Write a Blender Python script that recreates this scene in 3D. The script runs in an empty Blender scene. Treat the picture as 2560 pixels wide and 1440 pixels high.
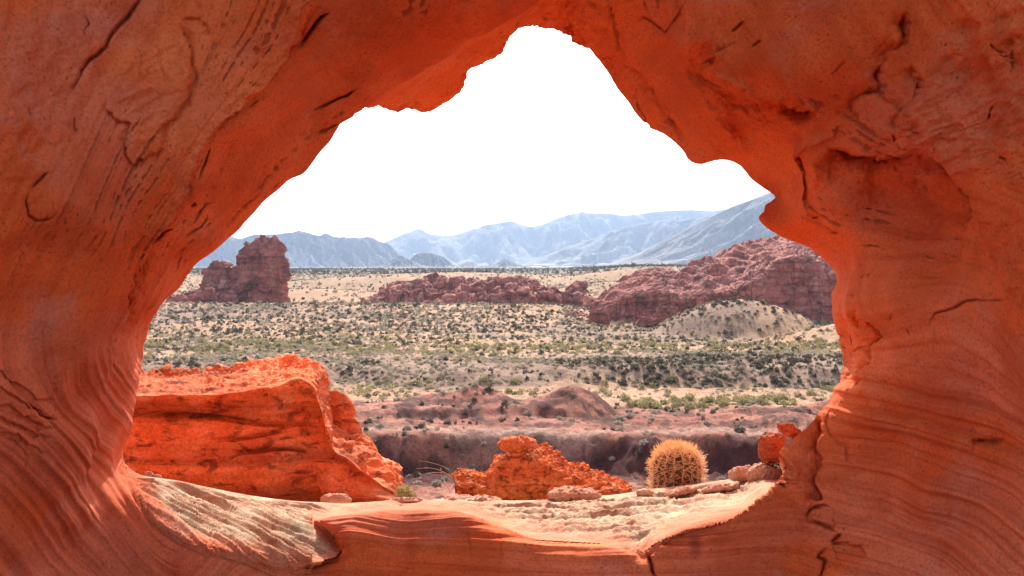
import bpy, math, time
import numpy as np
from mathutils import Vector
T0 = time.time()
SC = bpy.context.scene
# ------------------------------------------------------------------ camera, world, sun, exposure
F = 35.0 / 36.0 * 2560.0
HOR = 662.0
PIT = math.atan((720.0 - HOR) / F)
cam_d = bpy.data.cameras.new('camera'); cam_d.lens = 35; cam_d.sensor_width = 36
cam_d.clip_start = 0.05; cam_d.clip_end = 40000
cam = bpy.data.objects.new('camera', cam_d); SC.collection.objects.link(cam)
cam.location = (0, 0, 0); cam.rotation_euler = (math.pi / 2 - PIT, 0, 0)
SC.camera = cam

SUN_EL, SUN_AZ = math.radians(38), math.radians(1)      # azimuth to the right of the view direction
world = bpy.data.worlds.new('World'); SC.world = world; world.use_nodes = True
wn = world.node_tree; bg = wn.nodes['Background']
sky = wn.nodes.new('ShaderNodeTexSky'); sky.sky_type = 'NISHITA'; sky.sun_disc = False
sky.sun_elevation = SUN_EL; sky.sun_rotation = SUN_AZ
sky.air_density = 1.0; sky.dust_density = 3.0; sky.ozone_density = 1.0
hs = wn.nodes.new('ShaderNodeHueSaturation'); hs.inputs['Saturation'].default_value = 0.55
wn.links.new(sky.outputs[0], hs.inputs['Color']); wn.links.new(hs.outputs[0], bg.inputs[0])
bg.inputs[1].default_value = 0.15
sl = bpy.data.lights.new('sun', 'SUN'); sl.energy = 3.9; sl.angle = math.radians(0.5); sl.color = (1.0, 0.95, 0.87)
sun = bpy.data.objects.new('sun', sl); SC.collection.objects.link(sun)
sd = Vector((math.sin(SUN_AZ) * math.cos(SUN_EL), math.cos(SUN_AZ) * math.cos(SUN_EL), math.sin(SUN_EL)))
sun.rotation_euler = sd.to_track_quat('Z', 'Y').to_euler()
SC.view_settings.view_transform = 'Standard'; SC.view_settings.look = 'None'
SC.view_settings.exposure = 1.02; SC.view_settings.gamma = 1.0
SC.render.engine = 'CYCLES'
cy = SC.cycles
cy.max_bounces = 8; cy.diffuse_bounces = 5; cy.volume_bounces = 1; cy.use_denoising = True
cy.transparent_max_bounces = 8; cy.caustics_reflective = False; cy.caustics_refractive = False

# ------------------------------------------------------------------ numpy helpers
ca, sa = math.cos(PIT), math.sin(PIT)
def P(px, py, Y):
    px = np.asarray(px, float); py = np.asarray(py, float); Y = np.asarray(Y, float)
    u = (px - 1280) / F; v = -(py - 720) / F
    t = Y / (ca + v * sa)
    return np.stack([u * t, Y + 0 * t, (-sa + v * ca) * t], -1)
def px_of(x, y, z):
    f = y * ca - z * sa; up = y * sa + z * ca
    return 1280 + F * x / f, 720 - F * up / f
def sstep(x, a, b):
    t = np.clip((x - a) / (b - a), 0, 1); return t * t * (3 - 2 * t)
def _h(ix, iy, iz, seed):
    n = (ix * 374761393 + iy * 668265263 + iz * 2147483647 * 3 + seed * 1274126177) & 0xFFFFFFFF
    n = ((n ^ (n >> 13)) * 1274126177) & 0xFFFFFFFF
    n = ((n ^ (n >> 16)) * 2246822519) & 0xFFFFFFFF
    return n ^ (n >> 15)
_G = np.array([(1,1,0),(-1,1,0),(1,-1,0),(-1,-1,0),(1,0,1),(-1,0,1),(1,0,-1),(-1,0,-1),(0,1,1),(0,-1,1),(0,1,-1),(0,-1,-1),(1,1,0),(-1,1,0),(0,-1,1),(0,-1,-1)], np.float32)
def perlin(p, seed=0):
    p = np.asarray(p, np.float64); i = np.floor(p).astype(np.int64); f = (p - i).astype(np.float32)
    w = f * f * f * (f * (f * 6 - 15) + 10); out = np.zeros(p.shape[:-1], np.float32)
    for a in (0, 1):
        for b in (0, 1):
            for c in (0, 1):
                g = _G[_h(i[..., 0] + a, i[..., 1] + b, i[..., 2] + c, seed) & 15]
                d = g[..., 0] * (f[..., 0] - a) + g[..., 1] * (f[..., 1] - b) + g[..., 2] * (f[..., 2] - c)
                ww = (w[..., 0] if a else 1 - w[..., 0]) * (w[..., 1] if b else 1 - w[..., 1]) * (w[..., 2] if c else 1 - w[..., 2])
                out += d * ww
    return out
def fbm(p, octs=4, seed=0, gain=0.5, ridged=False):
    out = 0; a = 1.0; s = 1.0
    for o in range(octs):
        n = perlin(p * s, seed + o * 17)
        if ridged: n = 0.5 - np.abs(n) * 1.6
        out = out + n * a; a *= gain; s *= 2.03
    return out
def worley(p, seed=0):
    p = np.asarray(p, np.float64); i = np.floor(p).astype(np.int64); f = p - i
    f1 = np.full(p.shape[:-1], 9.0); f2 = f1.copy(); cid = np.zeros(p.shape[:-1])
    for a in (-1, 0, 1):
        for b in (-1, 0, 1):
            for c in (-1, 0, 1):
                h = _h(i[..., 0] + a, i[..., 1] + b, i[..., 2] + c, seed)
                dx = a + ((h & 1023) / 1023.0) - f[..., 0]
                dy = b + (((h >> 10) & 1023) / 1023.0) - f[..., 1]
                dz = c + (((h >> 20) & 1023) / 1023.0) - f[..., 2]
                d = np.sqrt(dx * dx + dy * dy + dz * dz)
                n1 = d < f1
                f2 = np.where(n1, f1, np.minimum(f2, d)); cid = np.where(n1, (h & 255) / 255.0, cid); f1 = np.minimum(f1, d)
    return f1, f2, cid
def xyz(*a): return np.stack(np.broadcast_arrays(*a), -1)

def mesh_from(name, V, faces4=None, faces3=None, smooth=True, attrs=None, col=None, origin=None, mat=None, parent=None):
    V = np.asarray(V, np.float64).reshape(-1, 3)
    me = bpy.data.meshes.new(name)
    if origin is None: origin = np.array([V[:, 0].mean(), V[:, 1].mean(), V[:, 2].min()])
    origin = np.asarray(origin, float)
    W = (V - origin).astype(np.float32)
    n4 = 0 if faces4 is None else len(faces4); n3 = 0 if faces3 is None else len(faces3)
    me.vertices.add(len(W)); me.vertices.foreach_set('co', W.ravel())
    me.loops.add(n4 * 4 + n3 * 3); me.polygons.add(n4 + n3)
    li = []
    if n4: li.append(np.asarray(faces4, np.int32).ravel())
    if n3: li.append(np.asarray(faces3, np.int32).ravel())
    me.loops.foreach_set('vertex_index', np.concatenate(li))
    st = np.concatenate([np.arange(n4) * 4, n4 * 4 + np.arange(n3) * 3]).astype(np.int32)
    me.polygons.foreach_set('loop_start', st)
    me.update(calc_edges=True); me.validate()
    me.polygons.foreach_set('use_smooth', np.full(len(me.polygons), smooth))
    for k, a in (attrs or {}).items():
        at = me.attributes.new(k, 'FLOAT', 'POINT'); at.data.foreach_set('value', np.asarray(a, np.float32).ravel())
    if col is not None:
        c = np.ones((len(W), 4), np.float32); c[:, :3] = np.asarray(col, np.float32).reshape(-1, 3)
        at = me.color_attributes.new('Col', 'FLOAT_COLOR', 'POINT'); at.data.foreach_set('color', c.ravel())
    if mat: me.materials.append(mat)
    o = bpy.data.objects.new(name, me); SC.collection.objects.link(o); o.location = origin
    if parent is not None:
        o.parent = parent; o.location = Vector(origin) - parent.location
    return o
def grid_faces(nr, nc, closed=False):
    r = np.arange(nr - 1)[:, None]; c = np.arange(nc if closed else nc - 1)[None, :]
    c2 = (c + 1) % nc
    return np.stack([r * nc + c, r * nc + c2, (r + 1) * nc + c2, (r + 1) * nc + c], -1).reshape(-1, 4)
def grid_normals(G, closed=False):
    if closed: du = np.roll(G, -1, 1) - np.roll(G, 1, 1)
    else: du = np.gradient(G, axis=1)
    dv = np.gradient(G, axis=0)
    n = np.cross(du, dv); n /= (np.linalg.norm(n, axis=-1, keepdims=True) + 1e-12); return n
def catmull(pts, ts, closed=False):
    pts = np.asarray(pts, float); n = len(pts); i = np.floor(ts).astype(int); f = (ts - i)[..., None]
    if closed: g = lambda k: pts[(i + k) % n]
    else:
        i = np.minimum(i, n - 2); f = (ts - i)[..., None]
        g = lambda k: pts[np.clip(i + k, 0, n - 1)]
    shp = (slice(None),) + (None,) * (pts.ndim - 2)
    f = f.reshape((-1,) + (1,) * (pts.ndim - 1))
    p0, p1, p2, p3 = g(-1), g(0), g(1), g(2)
    return 0.5 * (2 * p1 + (p2 - p0) * f + (2 * p0 - 5 * p1 + 4 * p2 - p3) * f ** 2 + (3 * p1 - p0 - 3 * p2 + p3) * f ** 3)
def tps(ctrl, X, smooth=0.0):
    ctrl = np.asarray(ctrl, float); c = ctrl[:, :2] / 1000.0; v = ctrl[:, 2]; n = len(c)
    def K(d2): return np.where(d2 > 1e-12, 0.5 * d2 * np.log(d2 + 1e-12), 0)
    d2 = ((c[:, None] - c[None]) ** 2).sum(-1)
    A = np.zeros((n + 3, n + 3)); A[:n, :n] = K(d2) + smooth * np.eye(n); A[:n, n] = 1; A[:n, n + 1:] = c; A[n, :n] = 1; A[n + 1:, :n] = c.T
    w = np.linalg.solve(A, np.concatenate([v, [0, 0, 0]]))
    X = X / 1000.0; out = w[n] + X[..., 0] * w[n + 1] + X[..., 1] * w[n + 2]
    for k in range(n):
        out = out + w[k] * K((X[..., 0] - c[k, 0]) ** 2 + (X[..., 1] - c[k, 1]) ** 2)
    return out
def pdist(X, poly, reach=1e9):
    """unsigned distance, side sign (+ = right-hand side in image when walking, y down), and 0..1 position along a polyline"""
    poly = np.asarray(poly, float); best = np.full(X.shape[:-1], 1e9); sgn = np.ones(X.shape[:-1]); pos = np.zeros(X.shape[:-1])
    L = np.concatenate([[0], np.cumsum(np.linalg.norm(np.diff(poly, axis=0), axis=1))])
    for k in range(len(poly) - 1):
        a, b = poly[k], poly[k + 1]; ab = b - a; l2 = (ab ** 2).sum()
        t = np.clip(((X[..., 0] - a[0]) * ab[0] + (X[..., 1] - a[1]) * ab[1]) / l2, 0, 1)
        dx = X[..., 0] - a[0] - t * ab[0]; dy = X[..., 1] - a[1] - t * ab[1]; d = np.hypot(dx, dy)
        s = np.sign(ab[0] * (X[..., 1] - a[1]) - ab[1] * (X[..., 0] - a[0]))
        m = d < best; best = np.where(m, d, best); sgn = np.where(m, s, sgn); pos = np.where(m, (L[k] + t * math.sqrt(l2)) / L[-1], pos)
    return best, sgn, pos
def inpoly(X, poly):
    poly = np.asarray(poly, float); c = np.zeros(X.shape[:-1], bool); n = len(poly)
    for k in range(n):
        x1, y1 = poly[k]; x2, y2 = poly[(k + 1) % n]
        if y1 == y2: continue
        m = ((X[..., 1] > min(y1, y2)) & (X[..., 1] <= max(y1, y2))) & (X[..., 0] < (x2 - x1) * (X[..., 1] - y1) / (y2 - y1) + x1)
        c ^= m
    return c
def polymask(X, poly, w):
    cl = list(poly) + [poly[0]]
    lo = np.min(poly, 0) - 3 * w; hi = np.max(poly, 0) + 3 * w
    near = ((X >= lo) & (X <= hi)).all(-1); out = np.zeros(X.shape[:-1])
    Xn = X[near]; d, _, _ = pdist(Xn, cl); s = np.where(inpoly(Xn, poly), d, -d)
    out[near] = sstep(s, -w, w); return out
def tag(o, label=None, cat=None, group=None, kind=None):
    if label: o['label'] = label
    if cat: o['category'] = cat
    if group: o['group'] = group
    if kind: o['kind'] = kind
    return o

# ------------------------------------------------------------------ materials
def new_mat(name):
    m = bpy.data.materials.new(name); m.use_nodes = True
    return m, m.node_tree, m.node_tree.nodes['Principled BSDF']
def node(nt, t, **kw):
    n = nt.nodes.new(t)
    for k, v in kw.items():
        if k in n.inputs: n.inputs[k].default_value = v
        else: setattr(n, k, v)
    return n
def ramp(nt, fac, stops, interp='LINEAR'):
    r = nt.nodes.new('ShaderNodeValToRGB'); r.color_ramp.interpolation = interp
    e = r.color_ramp.elements
    while len(e) > 2: e.remove(e[-1])
    for k, (p, c) in enumerate(stops):
        if k < 2: el = e[k]; el.position = p
        else: el = e.new(p)
        el.color = (*c, 1) if len(c) == 3 else c
    nt.links.new(fac, r.inputs[0]); return r.outputs[0]
def mixc(nt, fac, a, b, mode='MIX'):
    m = nt.nodes.new('ShaderNodeMix'); m.data_type = 'RGBA'; m.blend_type = mode
    for k, v in ((0, fac), (6, a), (7, b)):
        if hasattr(v, 'links') or hasattr(v, 'is_linked'): nt.links.new(v, m.inputs[k])
        else: m.inputs[k].default_value = v if k == 0 else ((*v, 1) if len(v) == 3 else v)
    return m.outputs[2]
def math_n(nt, op, a, b=None, c=None):
    m = nt.nodes.new('ShaderNodeMath'); m.operation = op
    for k, v in enumerate((a, b, c)):
        if v is None: continue
        if hasattr(v, 'is_linked'): nt.links.new(v, m.inputs[k])
        else: m.inputs[k].default_value = v
    return m.outputs[0]
def noise_n(nt, vec, scale, detail=5, rough=0.6, dist=0.0):
    n = nt.nodes.new('ShaderNodeTexNoise'); n.inputs['Scale'].default_value = scale; n.inputs['Detail'].default_value = detail
    n.inputs['Roughness'].default_value = rough; n.inputs['Distortion'].default_value = dist
    if vec is not None: nt.links.new(vec, n.inputs['Vector'])
    return n.outputs[0]
def vscale(nt, vec, s):
    m = nt.nodes.new('ShaderNodeVectorMath'); m.operation = 'MULTIPLY'; nt.links.new(vec, m.inputs[0]); m.inputs[1].default_value = s
    return m.outputs[0]
def bump(nt, h, strength, dist, prev=None):
    b = nt.nodes.new('ShaderNodeBump'); b.inputs['Strength'].default_value = strength; b.inputs['Distance'].default_value = dist
    nt.links.new(h, b.inputs['Height'])
    if prev is not None: nt.links.new(prev, b.inputs['Normal'])
    return b.outputs[0]

def rock_mat(name, cols, scale, stain=(0.06, 0.03, 0.025), stain_lo=0.55, stain_hi=0.75, stain_amt=0.7, strata=None, bump_m=0.01, use_col=False, flat=0.35, fleck=0.3):
    """sandstone: three-colour mottling, dark varnish patches, bedding lines and fine grain"""
    m, nt, b = new_mat(name); geo = nt.nodes.new('ShaderNodeNewGeometry'); pos = geo.outputs['Position']
    n1 = noise_n(nt, pos, scale, 6, 0.62, 0.3)
    c = ramp(nt, n1, [(0.3, cols[0]), (0.5, cols[1]), (0.7, cols[2])])
    if use_col:
        at = nt.nodes.new('ShaderNodeVertexColor'); at.layer_name = 'Col'
        g = ramp(nt, n1, [(0.3, (0.72,) * 3), (0.5, (1, 1, 1)), (0.7, (1.25,) * 3)])
        c = mixc(nt, 1.0, at.outputs[0], g, 'MULTIPLY')
    sv = vscale(nt, pos, (1, 1, 1.0 / flat))
    n2 = noise_n(nt, sv, scale * 1.7, 8, 0.7, 0.6)
    f = math_n(nt, 'MULTIPLY', ramp(nt, n2, [(stain_lo, (0, 0, 0)), (stain_hi, (1, 1, 1))]), stain_amt)
    c = mixc(nt, f, c, stain)
    if strata:
        s2 = vscale(nt, pos, (0.12, 0.12, strata))
        n3 = noise_n(nt, s2, 1.0, 4, 0.6, 0.4)
        c = mixc(nt, 1.0, c, ramp(nt, n3, [(0.35, (0.6, 0.55, 0.55)), (0.5, (1, 1, 1)), (0.68, (1.25, 1.2, 1.15))]), 'MULTIPLY')
    n4 = noise_n(nt, pos, scale * 14, 6, 0.75)
    c = mixc(nt, 1.0, c, ramp(nt, n4, [(0.36, (1 - fleck,) * 3), (0.5, (1, 1, 1)), (0.66, (1 + fleck * 0.6,) * 3)]), 'MULTIPLY')
    nt.links.new(c, b.inputs['Base Color']); b.inputs['Roughness'].default_value = 0.93
    b.inputs['Specular IOR Level'].default_value = 0.15
    nb = bump(nt, n4, 0.5, bump_m)
    nb = bump(nt, n2, 0.5, bump_m * 3, nb)
    nt.links.new(nb, b.inputs['Normal'])
    return m

def arch_mat():
    m, nt, b = new_mat('arch_sandstone'); geo = nt.nodes.new('ShaderNodeNewGeometry'); pos = geo.outputs['Position']
    def attr(k):
        a = nt.nodes.new('ShaderNodeAttribute'); a.attribute_name = k; return a.outputs['Fac']
    phi, ledge, rough, dark, sat, bw = attr('phi'), attr('ledge'), attr('rough'), attr('dark'), attr('sat'), attr('bw')
    n1 = noise_n(nt, pos, 1.3, 6, 0.6, 0.4)
    red = ramp(nt, n1, [(0.28, (0.52, 0.080, 0.022)), (0.5, (0.70, 0.132, 0.036)), (0.72, (0.78, 0.20, 0.072))])
    pink = ramp(nt, n1, [(0.28, (0.52, 0.115, 0.052)), (0.5, (0.66, 0.158, 0.072)), (0.72, (0.74, 0.215, 0.105))])
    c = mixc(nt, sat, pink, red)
    # streaks that follow the bedding
    sep = nt.nodes.new('ShaderNodeSeparateXYZ'); nt.links.new(pos, sep.inputs[0])
    cb = nt.nodes.new('ShaderNodeCombineXYZ')
    nt.links.new(math_n(nt, 'MULTIPLY', phi, 3.2), cb.inputs[0])
    nt.links.new(math_n(nt, 'MULTIPLY', sep.outputs[0], 0.55), cb.inputs[1]); nt.links.new(math_n(nt, 'MULTIPLY', sep.outputs[2], 0.55), cb.inputs[2])
    n2 = noise_n(nt, cb.outputs[0], 1.0, 5, 0.6, 0.25)
    c = mixc(nt, bw, c, mixc(nt, 1.0, c, ramp(nt, n2, [(0.33, (0.72, 0.68, 0.70)), (0.5, (1, 1, 1)), (0.68, (1.12, 1.20, 1.22))]), 'MULTIPLY'))
    # grey desert-varnish film in soft patches
    n5 = noise_n(nt, pos, 2.1, 6, 0.66, 1.0)
    c = mixc(nt, math_n(nt, 'MULTIPLY', ramp(nt, n5, [(0.52, (0, 0, 0)), (0.66, (1, 1, 1))]), 0.5), c, (0.56, 0.215, 0.145))
    n6 = noise_n(nt, pos, 3.3, 7, 0.7, 0.5)
    c = mixc(nt, math_n(nt, 'MULTIPLY', ramp(nt, n6, [(0.52, (0, 0, 0)), (0.66, (1, 1, 1))]), 0.5), c, (0.44, 0.066, 0.02))
    c = mixc(nt, math_n(nt, 'MULTIPLY', attr('painted_glow'), .75), c, ramp(nt, n6, [(0.3, (0.74, 0.15, 0.04)), (0.6, (0.86, 0.23, 0.07))]))  # bounced-light glow painted into the colour of the lobe and inner right rim
    # weathered cream crust on the walked-on ledge
    lc = ramp(nt, noise_n(nt, pos, 5.0, 8, 0.72, 0.5), [(0.34, (0.35, 0.145, 0.085)), (0.46, (0.48, 0.28, 0.175)), (0.61, (0.57, 0.44, 0.29))])
    c = mixc(nt, ledge, c, lc)
    ls = ramp(nt, noise_n(nt, pos, 34, 5, 0.75, .3), [(0.56, (0, 0, 0)), (0.66, (1, 1, 1))]); c = mixc(nt, math_n(nt, 'MULTIPLY', math_n(nt, 'MULTIPLY', ls, ledge), .6), c, (0.26, 0.13, 0.07))
    sp = noise_n(nt, pos, 75, 4, 0.7)
    c = mixc(nt, 1.0, c, ramp(nt, sp, [(0.34, (0.70,) * 3), (0.48, (1, 1, 1)), (0.68, (1.12,) * 3)]), 'MULTIPLY')
    ng = noise_n(nt, pos, 1.7, 4, 0.6, 1.5)
    c = mixc(nt, math_n(nt, 'MULTIPLY', math_n(nt, 'MULTIPLY', ramp(nt, ng, [(0.50, (0, 0, 0)), (0.62, (1, 1, 1))]), math_n(nt, 'SUBTRACT', 1.0, ledge)), 0.4), c, (0.55, 0.10, 0.030))
    # small dark pits
    vo = nt.nodes.new('ShaderNodeTexVoronoi'); vo.inputs['Scale'].default_value = 38; vo.inputs['Randomness'].default_value = 1
    wrp = nt.nodes.new('ShaderNodeVectorMath'); wrp.operation = 'ADD'; nt.links.new(pos, wrp.inputs[0])
    nv = nt.nodes.new('ShaderNodeTexNoise'); nv.inputs['Scale'].default_value = 30; nt.links.new(pos, nv.inputs['Vector'])
    nt.links.new(vscale(nt, nv.outputs['Color'], (0.03, 0.03, 0.03)), wrp.inputs[1]); nt.links.new(wrp.outputs[0], vo.inputs['Vector'])
    pit = ramp(nt, vo.outputs['Distance'], [(0.10, (1, 1, 1)), (0.20, (0, 0, 0))])
    pm = ramp(nt, noise_n(nt, pos, 7, 3, 0.6), [(0.52, (0, 0, 0)), (0.60, (1, 1, 1))])
    pitf = mixc(nt, 1.0, pit, pm, 'MULTIPLY')
    c = mixc(nt, math_n(nt, 'MULTIPLY', pitf, 0.55), c, (0.16, 0.035, 0.018))
    c = mixc(nt, dark, c, (0.15, 0.028, 0.018))
    nt.links.new(c, b.inputs['Base Color']); b.inputs['Roughness'].default_value = 0.95; b.inputs['Specular IOR Level'].default_value = 0.1
    nb = bump(nt, sp, 0.5, 0.007)
    n7 = noise_n(nt, pos, 16, 7, 0.7, 0.3)
    nb = bump(nt, n7, 0.35, 0.02, nb)
    nb = bump(nt, n2, 0.22, 0.03, nb)
    inv = math_n(nt, 'SUBTRACT', 1.0, pitf); nb = bump(nt, inv, 0.6, 0.008, nb)
    nt.links.new(nb, b.inputs['Normal'])
    return m

# ------------------------------------------------------------------ the sandstone arch (foreground frame)
OUT = [(322,1160),(320,1120),(328,1070),(334,1030),(345,985),(358,945),(370,905),(378,862),(388,830),(402,795),(420,757),(445,727),(475,690),(505,650),(535,610),(560,580),
 (592,548),(625,525),(655,493),(690,462),(722,438),(755,420),(790,388),(820,355),(838,325),(848,305),(872,285),(900,265),(960,271),(1035,279),(1080,270),(1125,240),(1150,217),(1168,180),(1195,155),(1232,122),(1262,98),(1275,86),(1300,69),(1330,62),(1362,64),(1400,74),(1440,95),(1478,118),
 (1495,142),(1515,172),(1540,205),(1565,240),(1580,268),(1595,300),(1612,322),(1640,340),(1672,365),(1703,386),(1718,405),(1735,417),(1752,422),(1772,418),(1792,411),(1840,420),(1860,436),(1875,454),(1900,472),(1928,493),
 (1914,502),(1910,520),(1896,540),(1908,562),(1940,586),(1980,603),(2020,620),(2058,642),(2078,668),(2090,700),(2087,735),(2092,775),(2096,810),(2106,850),(2110,905),(2109,948),(2094,992),(2068,1038),(2020,1080),(1975,1112),(1948,1142),(1950,1165),(1956,1188),
 (1930,1196),(1880,1192),(1830,1197),(1760,1207),(1700,1214),(1620,1224),(1540,1236),(1480,1240),(1400,1247),(1300,1251),(1200,1250),(1120,1246),(1060,1250),(1010,1244),(960,1252),(900,1256),(850,1258),(760,1254),(680,1246),(600,1234),(520,1218),(450,1203),(400,1196),(350,1186)]
CEN = np.array([1250., 800.])
CREST = [(330,1168),(338,1188),(352,1222),(372,1262),(400,1302),(450,1340),(520,1366),(600,1384),(700,1410),(780,1412),(842,1398),(856,1378),(838,1345),(800,1312),(790,1302),(840,1292),(900,1282),(960,1272),(1050,1271),(1120,1276),(1180,1287),(1235,1310),(1290,1334),(1340,1350),(1420,1355),(1500,1359),(1560,1370),(1605,1392),(1622,1380),(1650,1352),(1700,1322),(1760,1303),(1820,1288),(1870,1272),(1915,1248),(1945,1222),(1962,1190)]
LEDGE_POLY = CREST + [(1968,1172),(1900,1100),(1000,1000),(420,1120),(345,1150)]
LEDGE_POLY = [tuple(p) for p in LEDGE_POLY]
LOBE_EDGE = [(880,278),(912,258),(960,228),(1030,190),(1090,160),(1130,130),(1160,98),(1200,80),(1250,58),(1300,28),(1330,4),(1360,-30)]
LOBE_POLY = LOBE_EDGE + [(1480,-120),(1560,-60),(1530,40),(1500,110),(1350,180),(1200,260),(1050,320),(900,300)]
def build_arch():
    N, M, B = 2400, 420, 46
    ts = np.linspace(0, len(OUT), N * 6, endpoint=False); dense = catmull(OUT, ts, closed=True)
    seg = np.linalg.norm(np.roll(dense, -1, 0) - dense, axis=1); L = np.concatenate([[0], np.cumsum(seg)])
    tt = np.linspace(0, L[-1], N, endpoint=False)
    dd = np.vstack([dense, dense[:1]])
    rim = np.stack([np.interp(tt, L, dd[:, 0]), np.interp(tt, L, dd[:, 1])], -1)
    # outward target: along the angle from CEN to a big rounded rectangle
    d = rim - CEN; d /= np.linalg.norm(d, axis=1, keepdims=True)
    kx = np.where(d[:, 0] > 0, 2010, 1950) / np.maximum(np.abs(d[:, 0]), 1e-6); ky = np.where(d[:, 1] > 0, 1150, 1600) / np.maximum(np.abs(d[:, 1]), 1e-6)
    k = (kx ** -6 + ky ** -6) ** (-1 / 6.); outer = CEN + d * k[:, None]
    s = np.linspace(0, 1, M)[:, None] ** 1.5
    X = rim[None] * (1 - s[..., None]) + outer[None] * s[..., None]          # M,N,2 px coordinates
    C = [ # rim
     (320,1150,5.35),(345,985,5.25),(380,850,5.15),(470,700,5.05),(560,580,5.0),(680,470,5.0),(800,380,5.0),(880,275,5.05),
     (1000,205,5.1),(1160,98,5.1),(1300,28,5.05),
     (1350,62,5.6),(1480,120,5.55),(1580,265,5.5),(1720,410,5.5),(1850,430,5.5),(1925,495,5.5),(1900,540,5.42),(1980,603,5.5),(2090,690,5.55),(2100,850,5.45),(2105,950,5.3),(2065,1040,5.15),(2000,1090,5.1),(1948,1150,5.1),(1956,1190,5.0),
     # left wall
     (640,330,4.40),(450,480,4.36),(330,680,4.36),(280,900,4.42),(250,1100,4.6),(520,200,4.2),(300,400,4.1),(150,650,4.0),(120,900,4.05),(100,1150,4.05),(0,1400,4.05),
     (0,100,3.75),(0,500,3.7),(300,100,4.1),(600,30,4.25),(-700,-700,3.3),(-700,500,2.9),(-700,1900,3.1),(800,50,4.5),(900,150,4.75),
     (760,300,4.76),(620,460,4.72),(500,600,4.72),(390,760,4.74),(320,950,4.85),
     # top
     (1000,-200,4.3),(1300,-800,3.9),(1400,-150,4.7),(1500,20,5.1),(1650,60,4.95),(1700,230,5.0),(1800,330,5.05),(1790,130,4.6),(1900,60,4.5),(2000,200,4.5),(2100,-100,4.3),(2300,-700,3.6),
     (1990,250,4.65),(1900,300,5.0),(1950,400,5.15),(2040,460,4.95),(2000,350,4.85),(2100,300,4.6),(2200,100,4.2),(2350,200,4.0),(2500,100,3.75),(2500,350,3.8),(2150,360,4.5),(2300,390,4.2),(2430,480,4.0),
     (2200,500,4.85),(2330,560,4.65),(2150,600,4.95),(2060,560,5.1),(2250,680,4.55),(2450,650,4.05),(2200,750,4.6),(2140,760,4.9),(2215,840,4.7),(2190,900,4.78),(2150,980,4.88),(2100,1060,4.98),(2140,860,5.1),
     (2350,800,4.25),(2500,850,3.95),(2350,1000,4.5),(2500,1100,4.15),(2200,1100,4.78),(2300,1250,4.58),(2500,1400,4.2),(2100,1200,4.92),(2060,1100,5.02),(2050,1180,4.98),(2045,1240,4.94),(2000,1300,4.86),(1985,1200,5.02),(2000,1130,5.06),
     (3260,-600,3.2),(3260,500,2.9),(3260,1900,3.4),
     # sill front
     (1900,1290,4.86),(1900,1400,4.78),(1750,1340,4.76),(1640,1400,4.72),(1700,1440,4.68),(1950,1240,4.95),(1500,1400,4.72),(1400,1380,4.76),(1300,1380,4.76),(1200,1330,4.82),(1100,1310,4.85),(1000,1320,4.85),(900,1320,4.85),(1100,1400,4.75),(900,1420,4.7),(860,1380,4.75),(1300,1440,4.68),
     (340,1230,4.98),(365,1290,4.86),(470,1375,4.76),(620,1415,4.74),(750,1435,4.74),(250,1300,4.7),(400,1430,4.78),(620,1480,4.72),(250,1430,4.64),
     (0,1900,3.9),(700,1700,4.4),(1300,1700,4.5),(2000,1700,4.4),(2560,1800,3.9),(1300,1900,4.3)]
    D = tps(C, X, 0.0002); D00 = D.copy()
    def feat(kind, poly, A, w, side=1, taper=0.12):
        poly = np.asarray(poly, float); lo = poly.min(0) - 5 * w; hi = poly.max(0) + 5 * w
        near = ((X >= lo) & (X <= hi)).all(-1)
        Xn = X[near]
        wob = fbm(xyz(Xn[:, 0] / 45., Xn[:, 1] / 45., 0.5), 3, seed=5); wob2 = fbm(xyz(Xn[:, 0] / 45., Xn[:, 1] / 45., 7.5), 3, seed=6)
        Xn = Xn + np.stack([wob, wob2], -1) * min(16, w * 1.2)
        dist, sg, pos = pdist(Xn, poly); sg = sg * side
        tp = sstep(pos, 0, taper) * sstep(1 - pos, 0, taper) if taper else 1
        if kind == 'crack': f = np.exp(-(dist / w) ** 2)
        elif kind == 'step': f = np.where(sg > 0, np.exp(-dist / w), 0) * sstep(dist * sg, 0, 4)
        elif kind == 'ridge': f = -np.exp(-dist / w)
        D[near] += A * f * tp
    # broad folds and brows
    feat('step', [(800,0),(664,219),(547,332),(450,480),(390,560),(330,680),(300,790),(285,950)], 0.10, 26, side=-1)
    feat('ridge', [(800,-60),(664,219),(547,332),(450,480),(390,560),(330,680)], 0.05, 22)
    feat('step', [(1787,105),(1779,172),(1826,207),(1873,228),(1990,245),(2060,262)], 0.32, 80, side=1)
    feat('ridge', [(1787,90),(1779,172),(1826,207),(1873,228),(1990,245)], 0.06, 18)
    feat('step', [(2060,358),(2097,370),(2192,400),(2278,405),(2364,439),(2420,495),(2440,560)], 0.32, 75, side=1)
    feat('ridge', [(2119,306),(2080,344),(2028,357),(1998,400),(2003,470),(2007,530),(2003,600)], 0.05, 14)
    feat('step', [(2119,306),(2080,344),(2028,357),(1998,400),(2003,470),(2007,530)], 0.06, 30, side=-1)
    feat('step', [(2144,763),(2166,791),(2210,816),(2222,841),(2197,860),(2194,904),(2170,950),(2144,998)], 0.2, 45, side=1)
    feat('step', [(2069,1044),(2069,1089),(2046,1119),(2057,1160),(2046,1212),(2050,1246),(2012,1272)], 0.12, 30, side=1)
    feat('step', [(2076,1040),(2087,1092),(2114,1122),(2120,1170)], 0.03, 14, side=-1)
    feat('ridge', [(1620,320),(1690,385),(1745,400),(1800,380),(1850,330)], 0.08, 40)
    feat('step', [(1500,140),(1560,130),(1640,250),(1700,330)], 0.08, 40, side=1)
    feat('ridge', [(1680,110),(1740,125),(1800,112)], 0.05, 22)
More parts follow.
